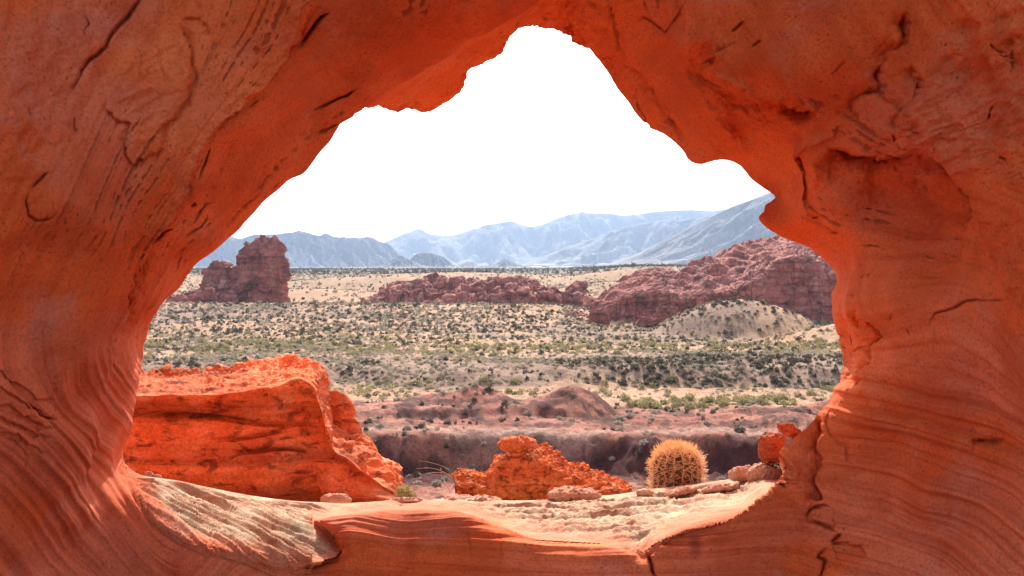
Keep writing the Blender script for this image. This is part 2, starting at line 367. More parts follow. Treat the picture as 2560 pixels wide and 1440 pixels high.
    feat('step', [(2269,20),(2256,108),(2200,164),(2205,232),(2166,241),(2119,306)], 0.10, 24, side=1)
    feat('step', [(2290,165),(2295,210),(2280,260),(2240,290),(2225,340)], 0.07, 22, side=1)
    # flaked patch on the upper left
    feat('step', [(440,60),(470,110),(480,187),(465,250),(414,320),(398,363),(336,410),(316,380),(312,351),(324,312),(280,290),(262,260)], 0.045, 10, side=-1, taper=0.05)
    feat('step', [(455,45),(500,40),(525,60),(530,90)], 0.03, 8, side=1)
    CR = np.zeros(X.shape[:-1])
    # cracks
    for pl, A, w in [
        ([(352,-40),(348,0),(330,30),(320,43),(290,75),(273,94),(260,118),(240,138),(219,152),(200,178),(188,203),(170,235),(156,270)], 0.22, 7),
        ([(105,430),(85,448),(62,470)], 0.12, 5), ([(62,470),(52,500),(55,535),(75,548),(95,545),(125,528)], 0.08, 5),
        ([(828,25),(805,42),(790,60),(768,92),(745,128)], 0.18, 7), ([(886,203),(860,225),(830,250),(788,286)], 0.25, 7),
        ([(662,252),(640,275)], 0.1, 5), ([(842,306),(820,320),(798,338)], 0.12, 6), ([(538,382),(518,410),(494,444)], 0.12, 4),
        ([(535,497),(505,505),(490,530),(470,562)], 0.1, 5), ([(480,500),(468,512)], 0.1, 7), ([(512,524),(490,560),(455,588)], 0.12, 5), ([(430,566),(405,572),(390,585),(368,602)], 0.13, 6),
        ([(360,620),(338,646)], 0.1, 5), ([(453,626),(440,648),(428,674)], 0.08, 4), ([(210,35),(220,60),(205,80),(215,100)], 0.06, 4), ([(65,270),(66,300)], 0.06, 3), ([(180,290),(172,320),(178,338)], 0.06, 4),
        ([(1722,-10),(1700,30),(1680,60),(1662,82),(1640,70),(1615,56),(1602,50),(1572,73)], 0.12, 6), ([(1862,54),(1845,70),(1826,85)], 0.15, 6), ([(1910,102),(1895,106),(1880,117)], 0.12, 5),
        ([(1720,150),(1780,135),(1850,100)], 0.05, 6), ([(2120,140),(2100,165),(2085,180)], 0.05, 3), ([(2489,90),(2500,120),(2520,140),(2545,150)], 0.12, 5), ([(2540,120),(2535,150),(2540,180)], 0.1, 5), ([(2475,265),(2462,290),(2458,305)], 0.1, 4),
        ([(2200,160),(2192,185),(2196,210)], 0.12, 7), ([(2260,30),(2255,60),(2262,100)], 0.12, 10), ([(2290,205),(2292,230)], 0.12, 7), ([(2225,340),(2222,370)], 0.09, 5), ([(2480,390),(2500,400),(2518,412)], 0.1, 6),
        ([(2545,747),(2480,752),(2422,751),(2405,760),(2391,769),(2344,785),(2335,800),(2318,824)], 0.10, 4), ([(2240,780),(2228,802)], 0.05, 3), ([(2280,815),(2284,835)], 0.06, 5), ([(2195,865),(2170,868),(2120,885)], 0.08, 5),
        ([(2130,830),(2135,850),(2138,870)], 0.10, 6), ([(2100,690),(2098,715)], 0.06, 4), ([(2062,585),(2085,590),(2100,580)], 0.08, 4), ([(2025,548),(2045,544)], 0.1, 4), ([(2295,475),(2305,490),(2298,505)], 0.06, 4), ([(2215,478),(2205,492)], 0.05, 4),
        ([(2082,1270),(2060,1265),(2035,1272),(2020,1285),(2010,1302)], 0.14, 5), ([(2010,1302),(2050,1308),(2085,1322),(2100,1325)], 0.10, 5), ([(2100,1325),(2088,1345),(2076,1358)], 0.22, 8),
        ([(2130,1354),(2100,1356),(2078,1360)], 0.08, 4), ([(2076,1358),(2055,1378),(2046,1392),(2062,1402),(2050,1445),(2045,1480)], 0.16, 7), ([(2451,1100),(2480,1098),(2515,1100)], 0.12, 5),
        ([(1618,1386),(1624,1410),(1640,1450)], 0.25, 7), ([(1160,1300),(1172,1340),(1178,1400),(1170,1440)], 0.03, 3), ([(1250,1330),(1253,1400),(1245,1440)], 0.03, 3),
        ([(60,985),(110,1040),(150,1050),(160,1035)], 0.08, 6), ([(85,1105),(100,1090),(110,1070)], 0.06, 5), ([(0,1085),(50,1110),(80,1150),(60,1190)], 0.04, 6)]:
        feat('crack', pl, A * 0.35, max(w * 0.5, 2.4), taper=0.3)
        lo = np.min(pl, 0) - 30; hi = np.max(pl, 0) + 30; nr_ = ((X >= lo) & (X <= hi)).all(-1); Xn = X[nr_]
        Xn = Xn + np.stack([fbm(xyz(Xn[:, 0] / 45., Xn[:, 1] / 45., 0.5), 3, seed=5), fbm(xyz(Xn[:, 0] / 45., Xn[:, 1] / 45., 7.5), 3, seed=6)], -1) * min(16, max(w * .5, 2.4) * 1.2)
        jit = perlin(xyz(Xn[:, 0] / 9., Xn[:, 1] / 9., 3.5), 15) + .6 * perlin(xyz(Xn[:, 0] / 26., Xn[:, 1] / 26., 8.5), 16)
        dd_, _, ps_ = pdist(Xn, pl); wl = max(w * .36, 1.5) * np.clip(0.85 + 1.5 * jit, .12, 2) * (0.25 + np.sin(np.clip(ps_, 0, 1) * math.pi)); CR[nr_] = np.maximum(CR[nr_], min(.5, A * 4) * np.exp(-(dd_ / wl) ** 2))
    feat('step', [(2076,1356),(2100,1352),(2160,1368)], 0.06, 30, side=1); feat('step', [(2012,1300),(2085,1318)], 0.05, 25, side=-1)
    feat('step', [(2440,1100),(2515,1100),(2530,1112)], 0.05, 12, side=1)
    for q in range(5):   # cross-bedded lip on the lower left
        y0 = 965 + 34 * q
        feat('step', [(-40, y0 - 70 + 8 * q), (50, y0 - 10), (110, y0 + 28), (165 - 10 * q, y0 + 34)], 0.035, 12, side=1)
    rimd = s * np.linalg.norm(outer - rim, axis=1)[None]
    # masks
    led = polymask(X, LEDGE_POLY, 6.0); led2 = polymask(X, LEDGE_POLY, 12.0); lr_ = sstep(X[..., 0], 1560, 1680); led = led * (1 - lr_) + led2 * lr_; ledw = polymask(X, LEDGE_POLY, 26.0); lx = 1 - sstep(X[..., 0], 740, 800); led = led * (1 - lx) + ledw * lx
    lob = polymask(X, LOBE_POLY, 5.0)
    wob = fbm(xyz(X[..., 0] / 130., X[..., 1] / 60., 3.3), 4, seed=40)
    # crest rounding of the sill
    dc, sc_, pc = pdist(X, CREST)
    D += np.where(led < 0.5, 0.16 * np.exp(-dc / 10.0) * (dc < 120) * (1 - lx) * (1 - sstep(X[..., 0], 1590, 1660)), 0)
    Cl = [(1000,1250,6.35),(1300,1252,6.4),(1600,1225,6.5),(1750,1208,6.65),(1850,1195,6.7),(1940,1195,6.3),(1700,1260,6.1),(1500,1310,5.65),(1300,1300,5.75),(1100,1262,6.15),(1850,1240,6.05),(1930,1215,5.6),
          (700,1250,5.95),(500,1215,5.95),(400,1195,5.75),(350,1186,5.5),(325,1155,5.35),(600,1300,5.35),(450,1300,5.0),(372,1262,4.96),(400,1302,4.88),(450,1340,4.80),(520,1366,4.78),(620,1388,4.73),(720,1412,4.68),(810,1412,4.68),(850,1385,4.85),(430,1240,5.4),(700,1360,4.88),(600,1345,4.95),(750,1310,5.25),(850,1275,5.8),(950,1262,6.1),(1200,1280,5.9),(1420,1345,5.2),(1600,1380,4.98),(1640,1355,4.80),(1680,1330,4.86),(1720,1312,4.93),(1760,1300,5.0),(1700,1290,5.5),(1560,1350,5.15),(1820,1288,5.08),(1900,1250,5.2)]
    Dl = tps(Cl, X, 0.0001)
    D = D * (1 - led) + Dl * led; D00 = D00 * (1 - led) + Dl * led
    dl, _, _ = pdist(X, LOBE_EDGE)
    Dlob = 5.3 + 1.9 * (1 - np.exp(-dl / 110.0)) + 0.0 * X[..., 0]
    Dlob = Dlob * (1 - sstep(X[..., 0], 1300, 1480)) + D * sstep(X[..., 0], 1300, 1480)
    D = D * (1 - lob) + Dlob * lob; D00 = D00 * (1 - lob) + Dlob * lob
    # bedding field
    PH = [(2069,1014,0),(2185,1025,0),(2350,1059,0),(2560,1137,0),(2057,1100,1),(2237,1122,1),(2350,1160,1),(2560,1250,1),(2057,1182,2),(2185,1205,2),(2312,1257,2),(2560,1381,2),
          (2050,1242,3),(2200,1269,3),(2350,1325,3),(2500,1437,3),(1750,1362,4.4),(1940,1340,4.3),(1750,1440,5.6),(1950,1420,5.4),(2100,1400,4.6),(1300,1400,5.0),(1000,1340,4.4),(1000,1440,6.0),(1300,1440,5.6),(600,1440,5.2),
          (120,1180,4),(250,1350,4),(330,1440,4),(170,1060,2.6),(300,1260,2.6),(450,1420,2.8),(320,1130,1.6),(0,1250,5.4),(100,1400,5.4),(0,1000,3.4),(100,1060,3.4),
          (300,790,0.5),(450,480,0.5),(664,219,0.5),(800,0,0.5),(380,850,-.8),(560,580,-.8),(800,380,-.8),(150,700,2.2),(250,400,2.6),(450,100,2.6),(0,300,5),(100,0,5),(0,700,3.6),
          (1500,20,-2),(1700,230,-3),(1800,60,-4.5),(2100,100,-6),(2000,-50,-6),(2400,100,-8),(2560,300,-8),(2300,500,-4.5),(2100,560,-3.5),(2400,750,-2),(2200,850,-1.6),(2560,900,-1.8)]
    phi = tps(PH, X, 0.0005)
    fan = np.degrees(np.arctan2(X[..., 1] - 1080, X[..., 0] - 100)); rfan = np.hypot(X[..., 1] - 1080, X[..., 0] - 100)
    led_lines = np.where(X[..., 0] < 1100, fan * 0.6, X[..., 1] / 22.0)
    phi = phi * (1 - led) + led_lines * led
    G = P(X[..., 0], X[..., 1], D)
    G00 = P(X[..., 0], X[..., 1], D00); nrm = grid_normals(G00, True)
    facing = np.abs((nrm * G00).sum(-1)) / np.linalg.norm(G00, axis=-1)
    calm = sstep(facing, 0.05, 0.22) * (led < .5) + sstep(facing, 0.05, 0.14) * (led >= .5)
    # orient towards the camera side
    sgn = np.sign((nrm * G).sum(-1)); nrm = -nrm * sgn[..., None]
    nrm[np.isnan(nrm)] = 0
    fade_out = 1 - sstep(s, 0.9, 1.0)
    rough = np.zeros(X.shape[:-1])
    rough += polymask(X, [(2230,290),(2300,200),(2380,60),(2640,-40),(2700,420),(2480,470),(2350,420),(2230,390)], 30)
    rough += 0.7 * polymask(X, [(262,200),(330,130),(430,80),(480,187),(465,250),(414,320),(398,363),(336,405),(316,351),(300,300)], 12)
    rough += 0.5 * polymask(X, [(2400,560),(2700,500),(2700,760),(2450,740),(2380,640)], 40)
    rough += 0.35 * polymask(X, [(0,100),(260,0),(300,60),(180,240),(150,420),(0,500)], 30)
    rough += 0.5 * lob
    wall = 1 - led
    bw = 0.42 + 0.58 * sstep(X[..., 1], 780, 1000); bw = bw * (1 - .5 * sstep(G[..., 1], 4.9, 5.2))
    big = fbm(G * 1.1, 3, seed=3) * 0.085 + fbm(G * 2.6, 3, seed=7) * 0.02 * (1 - .5 * bw)
    med = fbm(G * 4.0, 4, seed=9) * (0.010 + 0.03 * rough)
    fib = fbm(xyz((G[..., 0] * .8 + G[..., 2] * .6) * 5, G[..., 1] * 5, (G[..., 2] * .8 - G[..., 0] * .6) * 17), 4, seed=12, ridged=True, gain=.6)
    w1, w2, _ = worley(xyz(G[..., 0] * 9, G[..., 1] * 9, G[..., 2] * 9 - G[..., 0] * 3) + 0.6 * fbm(G * 6, 2, seed=2)[..., None], seed=4)
    flakes = rough * (w1 * 0.022 + fib * 0.022 - 0.02 * sstep(perlin(G * 7, 44), .18, .3))
    ph = xyz(phi * 2.6, G[..., 0] * 0.35, G[..., 2] * 0.35)
    bands = fbm(ph, 3, seed=21) * 0.020 * bw
    br = sstep(perlin(xyz(phi * 5.0, G[..., 0] * 0.5, G[..., 2] * 0.5), 77), -0.1, 0.25) * 0.010 * bw
    disp = (big + med + flakes + bands * (1 - rough.clip(0, 1)) + br * (1 - rough.clip(0, 1))) * wall
    dn = perlin(xyz(phi * 13, G[..., 0] * 2.6 - G[..., 2] * 2.6, G[..., 1] * 3), 55) + .4 * perlin(G * 30, 56)
    dash = sstep(dn, .36, .50) * sstep(perlin(G * 2.3, 57), -.05, .2) * (1 - sstep(X[..., 1], 820, 1050)) * (1 - led) * (1 - sstep(rimd, 260, 620)) * (1 - .85 * sstep(X[..., 0], 1640, 1740) * (1 - sstep(X[..., 0], 1960, 2040)))
    disp = disp - .012 * dash
    # ledge: wind-carved lines on the left, pitted crust elsewhere
    lefty = 1 - sstep(X[..., 0], 820, 1000)
    ang = G[..., 0] * 0.52 + G[..., 1] * 0.86
    fw = fan + 1.2 * fbm(xyz(rfan / 160, fan / 6, 0.5), 3, seed=32)
    lines = fbm(xyz(fw * 0.8, rfan / 700, 0.5), 4, seed=31, ridged=True, gain=.62) * 0.042 + fbm(G * 18, 3, seed=38) * 0.005
    lumps = fbm(G * 4, 5, seed=33) * 0.018 + fbm(xyz(G[..., 0] * 2.0, G[..., 1] * 13, G[..., 2] * 2), 4, seed=36, ridged=True) * 0.016 + fbm(G * 30, 2, seed=39) * 0.006
    pits = -sstep(perlin(G * 26, 35), 0.12, 0.35) * 0.009 - sstep(perlin(G * 21, 37), 0.24, 0.42) * 0.012
    shelf = sstep(perlin(xyz(G[..., 0] * 1.4, G[..., 1] * 4.5, 2.0 + 0 * G[..., 0]), 61), 0.0, 0.05) * 0.022
    disp_l = lines * lefty + (lumps + pits + shelf) * (1 - lefty)
    disp = disp + disp_l * led * sstep(rimd, 0, 25) * np.where(X[..., 0] < 780, 1, sstep(dc, 4, 45))
    G = G + nrm * (disp * fade_out * calm)[..., None]
    dark = CR * 0.8 * wall + 0.45 * dash
    dark = dark + 0.5 * np.exp(-(((X[..., 0] - 1737) / 15) ** 2 + ((X[..., 1] - 1362) / 34) ** 2) ** 2)
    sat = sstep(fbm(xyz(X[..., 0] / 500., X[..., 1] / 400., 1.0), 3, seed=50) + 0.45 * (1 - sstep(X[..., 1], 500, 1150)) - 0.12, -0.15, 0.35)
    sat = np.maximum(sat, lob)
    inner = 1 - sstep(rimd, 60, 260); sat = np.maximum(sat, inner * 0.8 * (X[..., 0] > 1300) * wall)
    lm = led.copy(); edge = sstep(dc, 3, 40); lm = lm * (0.35 + 0.65 * edge)
    # back of the rock: from the rim away from the camera, then outwards
    sb = np.linspace(0, 1, B)[1:, None]
    out_px = 900 * np.clip(sb - 0.05, 0, 1) ** 1.3
    Xb = rim[None] + d[None] * out_px[..., None]
    isl = (led[0] > 0.5)[None]
    Db = D[0][None] + np.where(isl, 0.25, 0.75) * (1 - np.exp(-sb * 9)) + np.where(isl, 0.0, 0.3) * sb
    Gb = P(Xb[..., 0], Xb[..., 1], Db)
    Gb = Gb + fbm(Gb * 2.5, 4, seed=71)[..., None] * 0.05 * sb[..., None]
    Gb += (G[0] - P(X[0, :, 0], X[0, :, 1], D[0]))[None] * (1 - sb[..., None])
    # last back ring joins the outer ring; extra skirt beyond it
    sk = [G[-1] + (G[-1] * np.array([0.9, 0, 0.6])) * q + np.array([0, 0.5, 0.0]) * q for q in (0.35, 0.75, 1.1)]
    sk[-1] = sk[-1] + np.array([0, 1.2, 0])
    back_out = [Gb[-1] * np.array([1.5, 1, 1.5]), Gb[-1] * np.array([1.9, 1.0, 1.8])]
    rows = [b for b in back_out[::-1]] + [r for r in Gb[::-1]] + [r for r in G] + sk
    rows = [sk[-1]] + rows
    A = np.array(rows); nb = len(back_out) + len(Gb) + 1; ns = len(sk)
    def pad(a, bv=None): return np.concatenate([np.full((nb, N), 0.0) if bv is None else np.repeat(a[:1] * 0 + bv, nb, 0), a, np.repeat(a[-1:], ns, 0)], 0)
    painted_glow = np.maximum(lob, 0.55 * (1 - sstep(rimd, 40, 330)) * sstep(X[..., 0], 1350, 1500) * (1 - sstep(X[..., 1], 900, 1200)) * wall)  # where the glow is painted: whole lobe, fading outwards from the right rim
    attrs = dict(painted_glow=pad(painted_glow), bw=pad(bw, 1.0), phi=pad(phi), ledge=np.concatenate([np.repeat(lm[:1], nb, 0), lm, np.repeat(lm[-1:], ns, 0)], 0), rough=pad(rough), dark=pad(dark), sat=pad(sat, 0.6))
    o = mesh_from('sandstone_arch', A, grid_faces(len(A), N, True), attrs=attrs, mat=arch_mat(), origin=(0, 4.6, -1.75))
    tag(o, 'red sandstone arch framing the whole view, with a pale sunlit ledge along its sill', 'rock arch')
    return o
build_arch()
print('arch', time.time() - T0)

# ------------------------------------------------------------------ terrain
PL = [(-200,-1.8),(5,-1.8),(7.2,-2.2),(85,-22.6),(101,-22.5),(105.5,-22.3),(108.6,-19.0),(114,-19.1),(121,-19.3),(122.5,-18.4),(130,-18.6),(140,-19.3),(152,-19.9),(165,-19.9),(171,-18.3),(180,-18.0),(215,-18.8),(260,-19.9),(300,-19.7),(340,-17.6),(372,-15.2),(388,-15.0),(402,-16.6),(440,-18.8),(560,-19.2),(700,-17),(860,-9.6),(1000,-8.4),(4500,-9)]
PR = [(-200,-1.8),(5,-1.8),(7.2,-2.2),(85,-22.6),(101,-22.5),(106,-22.2),(109.5,-19.4),(122,-19.4),(140,-20.4),(150,-20.3),(160,-20.4),(166,-20.3),(172,-17.9),(182,-17.5),(215,-18.9),(260,-20.4),(330,-19.9),(420,-18.6),(600,-17.4),(820,-10),(880,-5),(900,-1.8),(4500,-1.2)]
def prof(tab, Y):
    xs = np.concatenate([np.arange(-200, 600, 0.5), np.arange(600, 4501, 4.0)]); v = np.interp(xs, *zip(*tab))
    k = 1; v2 = np.convolve(np.pad(v, k, mode='edge'), np.ones(2 * k + 1) / (2 * k + 1), 'valid')
    return np.interp(Y, xs, v2)
MOUNDS = [ # px of centre, Y, top z, radius x, radius y
 (1425, 131, -16.0, 7.6, 7.0), (1185, 134, -16.1, 6.6, 6.5), (1075, 136, -17.8, 8.5, 5.0), (1870, 127, -18.3, 9, 4), (1640, 108, -18.2, 5.2, 4.0), (1990, 118, -18.0, 8, 5), (960, 118, -18.6, 7, 3.5), (2090,128,-17.6,9,5)]
def terrain_z(x, Y):
    a = x / np.maximum(Y, 20.0)
    m = sstep(a, 0.03, 0.13)
    ph = fbm(xyz(x / 60, Y / 60, 0.3), 3, seed=11)
    Yw = Y + ph * np.clip((Y - 60) / 60, 0, 1) * np.clip(Y / 16, 0, 14)
    Yw = Yw + (3.2 * perlin(xyz(x / 8.0, 0 * x, 0.5), 31) + 1.6 * perlin(xyz(x / 3.0, 0 * x, 0.5), 32)) * np.exp(-((Y - 107) / 12) ** 2)
    z = prof(PL, Yw) * (1 - m) + prof(PR, Yw) * m
    # crest on the left is slightly higher and ends on the right
    for (px, y0, zt, rx, ry) in MOUNDS:
        xc = (px - 1280) / F * y0; r = np.sqrt(((x - xc) / rx) ** 2 + ((Y - y0) / ry) ** 2)
        r = r * (1 + 0.25 * perlin(xyz(x / 4, Y / 4, 1.0), 3))
        h = np.clip(1 - r, 0, 1); h = h * h * (3 - 2 * h) * 0.25 + h * 0.75
        z = np.maximum(z, z + (zt - z) * h)
    # hill in front of the long ridge
    xc = (1850 - 1280) / F * 300; r = np.sqrt(((x - xc) / 25) ** 2 + ((Y - 300) / 26) ** 2)
    z = z + (-11.0 - z) * np.clip(1.03 - (r * (1 + 0.08 * perlin(xyz(x / 9, Y / 9, 5.), 8))) ** 1.9, 0, 1)
    xc = (2150 - 1280) / F * 262; r = np.sqrt(((x - xc) / 26) ** 2 + ((Y - 262) / 20) ** 2)
    z = z + (-15.4 - z) * sstep(1.05 - r, 0, 1)
    # far tan swells
    for (px, y0, zt, rx, ry) in [(760, 560, -13.5, 70, 60), (960, 720, -8.5, 120, 90), (1560, 640, -10.8, 60, 60), (1480, 560, -16.0, 40, 40), (1640, 800, -3, 90, 70), (640, 900, -8.2, 150, 90), (1150, 860, -6.6, 110, 80)]:
        xc = (px - 1280) / F * y0; r = np.sqrt(((x - xc) / rx) ** 2 + ((Y - y0) / ry) ** 2)
        z = z + np.maximum(zt - z, 0) * sstep(1.1 - r, 0, 1)
    amp = np.clip((Y - 40) / 60, 0.03, 1)
    z = z + fbm(xyz(x / 14, Y / 14, 0.7), 4, seed=13) * 0.55 * amp * (1 - 0.5 * sstep(Y, 600, 900))
    z = z + fbm(xyz(x / 3.1, Y / 3.1, 0.1), 3, seed=14, ridged=True) * 0.26 * amp * (Y < 400)
    z = z + fbm(xyz(x / 1.7, Y / 2.6, 0.9), 4, seed=18, ridged=True, gain=.6) * 0.24 * amp * (1 - sstep(Y, 128, 145))
    # gullied cut banks
    bank = np.exp(-((Yw - 106) / 3.0) ** 2)
    z = z - bank * (0.5 + fbm(xyz(x / 3.4, Y / 9, 0.1), 4, seed=15, ridged=True)) * 0.9
    bank2 = np.exp(-((Yw - 171) / 5) ** 2)
    z = z - bank2 * fbm(xyz(x / 6, Y / 14, 0.1), 3, seed=16, ridged=True) * 0.8
    return z
pys = np.concatenate([np.arange(1262, 700, -1.6), np.arange(700, 672, -0.8), np.arange(672, 666, -0.3)])
Yr = 20.5 * F / (pys - HOR + 0.0)
Yr = Yr[(Yr > 88) & (Yr < 3600)]
Yrows = np.concatenate([np.linspace(-60, 6, 24), np.linspace(7, 86, 50), Yr, [3800, 4100]])
Scol = np.linspace(-1, 1, 1150)
YY, SS = np.meshgrid(Yrows, Scol, indexing='ij')
WW = 62 + 0.40 * np.maximum(YY, 0) + 20 * sstep(YY, 100, 400)
XX = SS * np.where(YY < 100, 62 + 0.4 * np.maximum(YY, 0), WW)
ZZ = terrain_z(XX, YY)
def lerp3(a, b, t): return np.asarray(a) * (1 - t[..., None]) + np.asarray(b) * t[..., None]
def terrain_col(x, Y):
    n1 = fbm(xyz(x / 18, Y / 18, 0.2), 4, seed=101); n2 = fbm(xyz(x / 5, Y / 5, 0.2), 4, seed=103); n3 = fbm(xyz(x / 60, Y / 90, 0.2), 3, seed=105)
    mound_m = 0 * x
    for (px, y0, zt, rx, ry) in MOUNDS[:3]:
        xc = (px - 1280) / F * y0; mound_m = np.maximum(mound_m, 1 - np.sqrt(((x - xc) / rx) ** 2 + ((Y - y0) / ry) ** 2))
    red = lerp3((0.36, 0.132, 0.088), (0.48, 0.205, 0.140), sstep(n1, -0.3, 0.3))
    purple = np.array((0.085, 0.022, 0.019))
    red = lerp3(red, purple, sstep(n2 + 0.5 * n1, 0.08, 0.35) * 0.75)
    tan = lerp3((0.46, 0.26, 0.15), (0.55, 0.33, 0.195), sstep(n1, -0.3, 0.3))
    gravel = lerp3((0.27, 0.165, 0.12), (0.37, 0.235, 0.17), sstep(n2, -0.3, 0.3))
    yel = lerp3((0.34, 0.215, 0.125), (0.45, 0.29, 0.17), sstep(n2, -0.3, 0.3))
    Yw = Y + 10 * n3
    gr = fbm(xyz(x / 1.6, Y / 2.6, 0.2), 4, seed=107); red = lerp3(red, (0.14, 0.062, 0.050), sstep(gr + 0.6 * n2 - .25 * sstep(mound_m, 0, .5), 0.03, 0.22) * 0.8)
    red = lerp3(red, (0.52, 0.30, 0.22), np.exp(-((Y + 3 * n1 - 113.5) / 1.6) ** 2) * .8)
    c = lerp3(red, tan, sstep(Yw + 4 * n2, 143, 148))
    c = lerp3(c, gravel, sstep(Yw, 163, 169) * (1 - sstep(Yw, 196, 206)) * 0.85)
    c = lerp3(c, gravel, sstep(n3 + 0.3 * n2, 0.0, 0.25) * sstep(Yw, 215, 240) * (1 - sstep(Yw, 480, 560)) * 0.85)
    c = lerp3(c, yel, sstep(Yw, 500, 620) * 0.8)
    far = sstep(Y, 850, 960)
    c = lerp3(c, lerp3((0.17, 0.14, 0.095), (0.26, 0.21, 0.145), sstep(n1, -0.3, 0.3)), far)
    a = x / np.maximum(Y, 20)
    m = (1 - sstep(Yw, 109.5, 111.5)) * sstep(Yw, 101, 104.5)
    c = lerp3(c, purple * 1.0, m * 0.9)
    return np.clip(c * 0.84, 0.02, 0.9)
CC = terrain_col(XX, YY)
def ground_mat():
    m, nt, b = new_mat('desert_ground'); geo = nt.nodes.new('ShaderNodeNewGeometry'); pos = geo.outputs['Position']
    at = nt.nodes.new('ShaderNodeVertexColor'); at.layer_name = 'Col'
    n1 = noise_n(nt, pos, 0.55, 8, 0.75, 0.4); n2 = noise_n(nt, pos, 3.5, 5, 0.7)
    c = mixc(nt, 1.0, at.outputs[0], ramp(nt, n1, [(0.33, (0.66, 0.62, 0.62)), (0.5, (1, 1, 1)), (0.68, (1.2, 1.2, 1.2))]), 'MULTIPLY')
    c = mixc(nt, 1.0, c, ramp(nt, n2, [(0.38, (0.6, 0.58, 0.57)), (0.5, (1, 1, 1)), (0.7, (1.15,) * 3)]), 'MULTIPLY')
    nt.links.new(c, b.inputs['Base Color']); b.inputs['Roughness'].default_value = 0.95; b.inputs['Specular IOR Level'].default_value = 0.1
    nt.links.new(bump(nt, n1, 0.6, 0.5), b.inputs['Normal']); return m
g = mesh_from('ground', np.stack([XX, YY, ZZ], -1), grid_faces(*XX.shape)[:, ::-1], col=CC, mat=ground_mat(), origin=(0, 0, -1.8))
tag(g, 'desert valley floor of red badlands and tan shrub-dotted slopes', kind='structure')
print('terrain', time.time() - T0)
def ground_at(px, py, Y0, Y1):
    """first terrain hit of the pixel's ray between two distances"""
    Ys = np.linspace(Y0, Y1, 500); p = P(px, py, Ys); z = terrain_z(p[:, 0], Ys); k = np.argmax(z >= p[:, 2])
    return p[k]

# ------------------------------------------------------------------ mountains
def mountain(name, top, base_y, Y0, depth, gully, col, seed, label, skew=0.25, spur=0.5, ncol=420, nrow=110):
    xs = np.linspace(top[0][0], top[-1][0], ncol); tp = np.array(top, float)
    ty = np.interp(xs, tp[:, 0], tp[:, 1])
    k = np.hanning(9); k /= k.sum(); ty = np.convolve(np.pad(ty, 4, mode='edge'), k, 'valid')
    W = (xs[-1] - xs[0]) / F * Y0
    r = np.linspace(0, 1.35, nrow)[:, None]; X = np.repeat(xs[None], nrow, 0)
    Y = Y0 + r * depth + 0 * X
    Yc = Y0 + depth
    ztop = P(xs, ty, Yc)[:, 2][None]; zb = P(xs, np.full(ncol, base_y), Y0)[:, 2][None]
    H = np.maximum(ztop - zb, 1)
    shape = np.where(r < 1, np.clip(r, 0, 1) ** 1.25, 1 - (r - 1) * 1.5)
    x = (X - 1280) / F * Yc
    hs_ = H.max()
    q = xyz((x - skew * (1 - r) * hs_ * 2.2) / (hs_ * 0.55), r * 0.8, seed * 3.1 + 0 * x)
    q = q + 0.25 * fbm(xyz(x / hs_ * 2, r * 3, 0 * x), 2, seed=seed)[..., None]
    gl = fbm(q, 5, seed=seed, ridged=True, gain=0.55)
    env = np.sin(np.clip(r, 0, 1) * math.pi) ** 0.7
    small = fbm(xyz(x / hs_ * 5, r * 9, 0.3 + 0 * x), 4, seed=seed + 5)
    z = zb + H * shape + gully * H * (gl - 0.35) * env + H * 0.055 * small * np.clip(env + 0.25, 0, 1)
    z = np.where(r > 1.3, zb - 5, z)
    n = fbm(xyz(x / hs_ * 1.5, r * 2, 1.7 + 0 * x), 4, seed=seed + 9)
    fan = sstep(0.30 + 0.25 * n + 0.2 * gl - r, 0, 0.12)
    c = lerp3(np.array(col) * 0.8, np.array(col) * 1.2, sstep(n, -0.35, 0.35))
    c = lerp3(c, np.array((0.38, 0.33, 0.27)), np.clip(fan, 0, 1) * 0.75)
    st_ = fbm(q * np.array([2.6, .5, 1]), 4, seed=seed + 31); c = lerp3(c, np.array(col) * .55, sstep(st_, .08, .3) * .8); c = lerp3(c, np.array(col) * 1.5, sstep(-st_, .1, .32) * .7)
    streak = sstep(small, 0.15, 0.4) * 0.3; c = lerp3(c, np.array((0.36, 0.32, 0.27)), streak)
    m, nt, b = MOUNT
    o = mesh_from(name, np.stack([x, Y, z], -1), grid_faces(nrow, ncol)[:, ::-1], col=c, mat=m)
    return tag(o, label, kind='structure')
m, nt, b = new_mat('mountain_rock'); geo = nt.nodes.new('ShaderNodeNewGeometry')
at = nt.nodes.new('ShaderNodeVertexColor'); at.layer_name = 'Col'
n1 = noise_n(nt, geo.outputs['Position'], 0.03, 9, 0.75, 0.3)
nt.links.new(mixc(nt, 1.0, at.outputs[0], ramp(nt, n1, [(0.35, (0.6,) * 3), (0.5, (1, 1, 1)), (0.66, (1.3,) * 3)]), 'MULTIPLY'), b.inputs['Base Color'])
b.inputs['Roughness'].default_value = 0.95; nt.links.new(bump(nt, n1, 0.7, 14.0), b.inputs['Normal']); MOUNT = (m, nt, b)
MC = (0.12, 0.11, 0.10)
mountain('distant_mountains', [(900,650),(960,606),(1000,588),(1048,570),(1075,585),(1130,590),(1170,578),(1215,562),(1276,551),(1320,568),(1355,560),(1400,543),(1440,531),(1500,533),(1560,540),(1620,530),(1700,524),(1780,526),(1850,520),(1950,500),(2150,480),(2300,520)], 664, 9200, 1300, 0.5, MC, 3, 'farthest hazy blue mountain range on the horizon', skew=0.3)
mountain('distant_mountains', [(1300,662),(1360,640),(1420,615),(1500,590),(1560,568),(1640,552),(1720,548),(1800,535),(1950,500),(2200,470)], 664, 7000, 900, 0.5, MC, 8, 'blue-grey mountain slope between the far range and the steep right-hand slope', skew=-0.3, ncol=300)
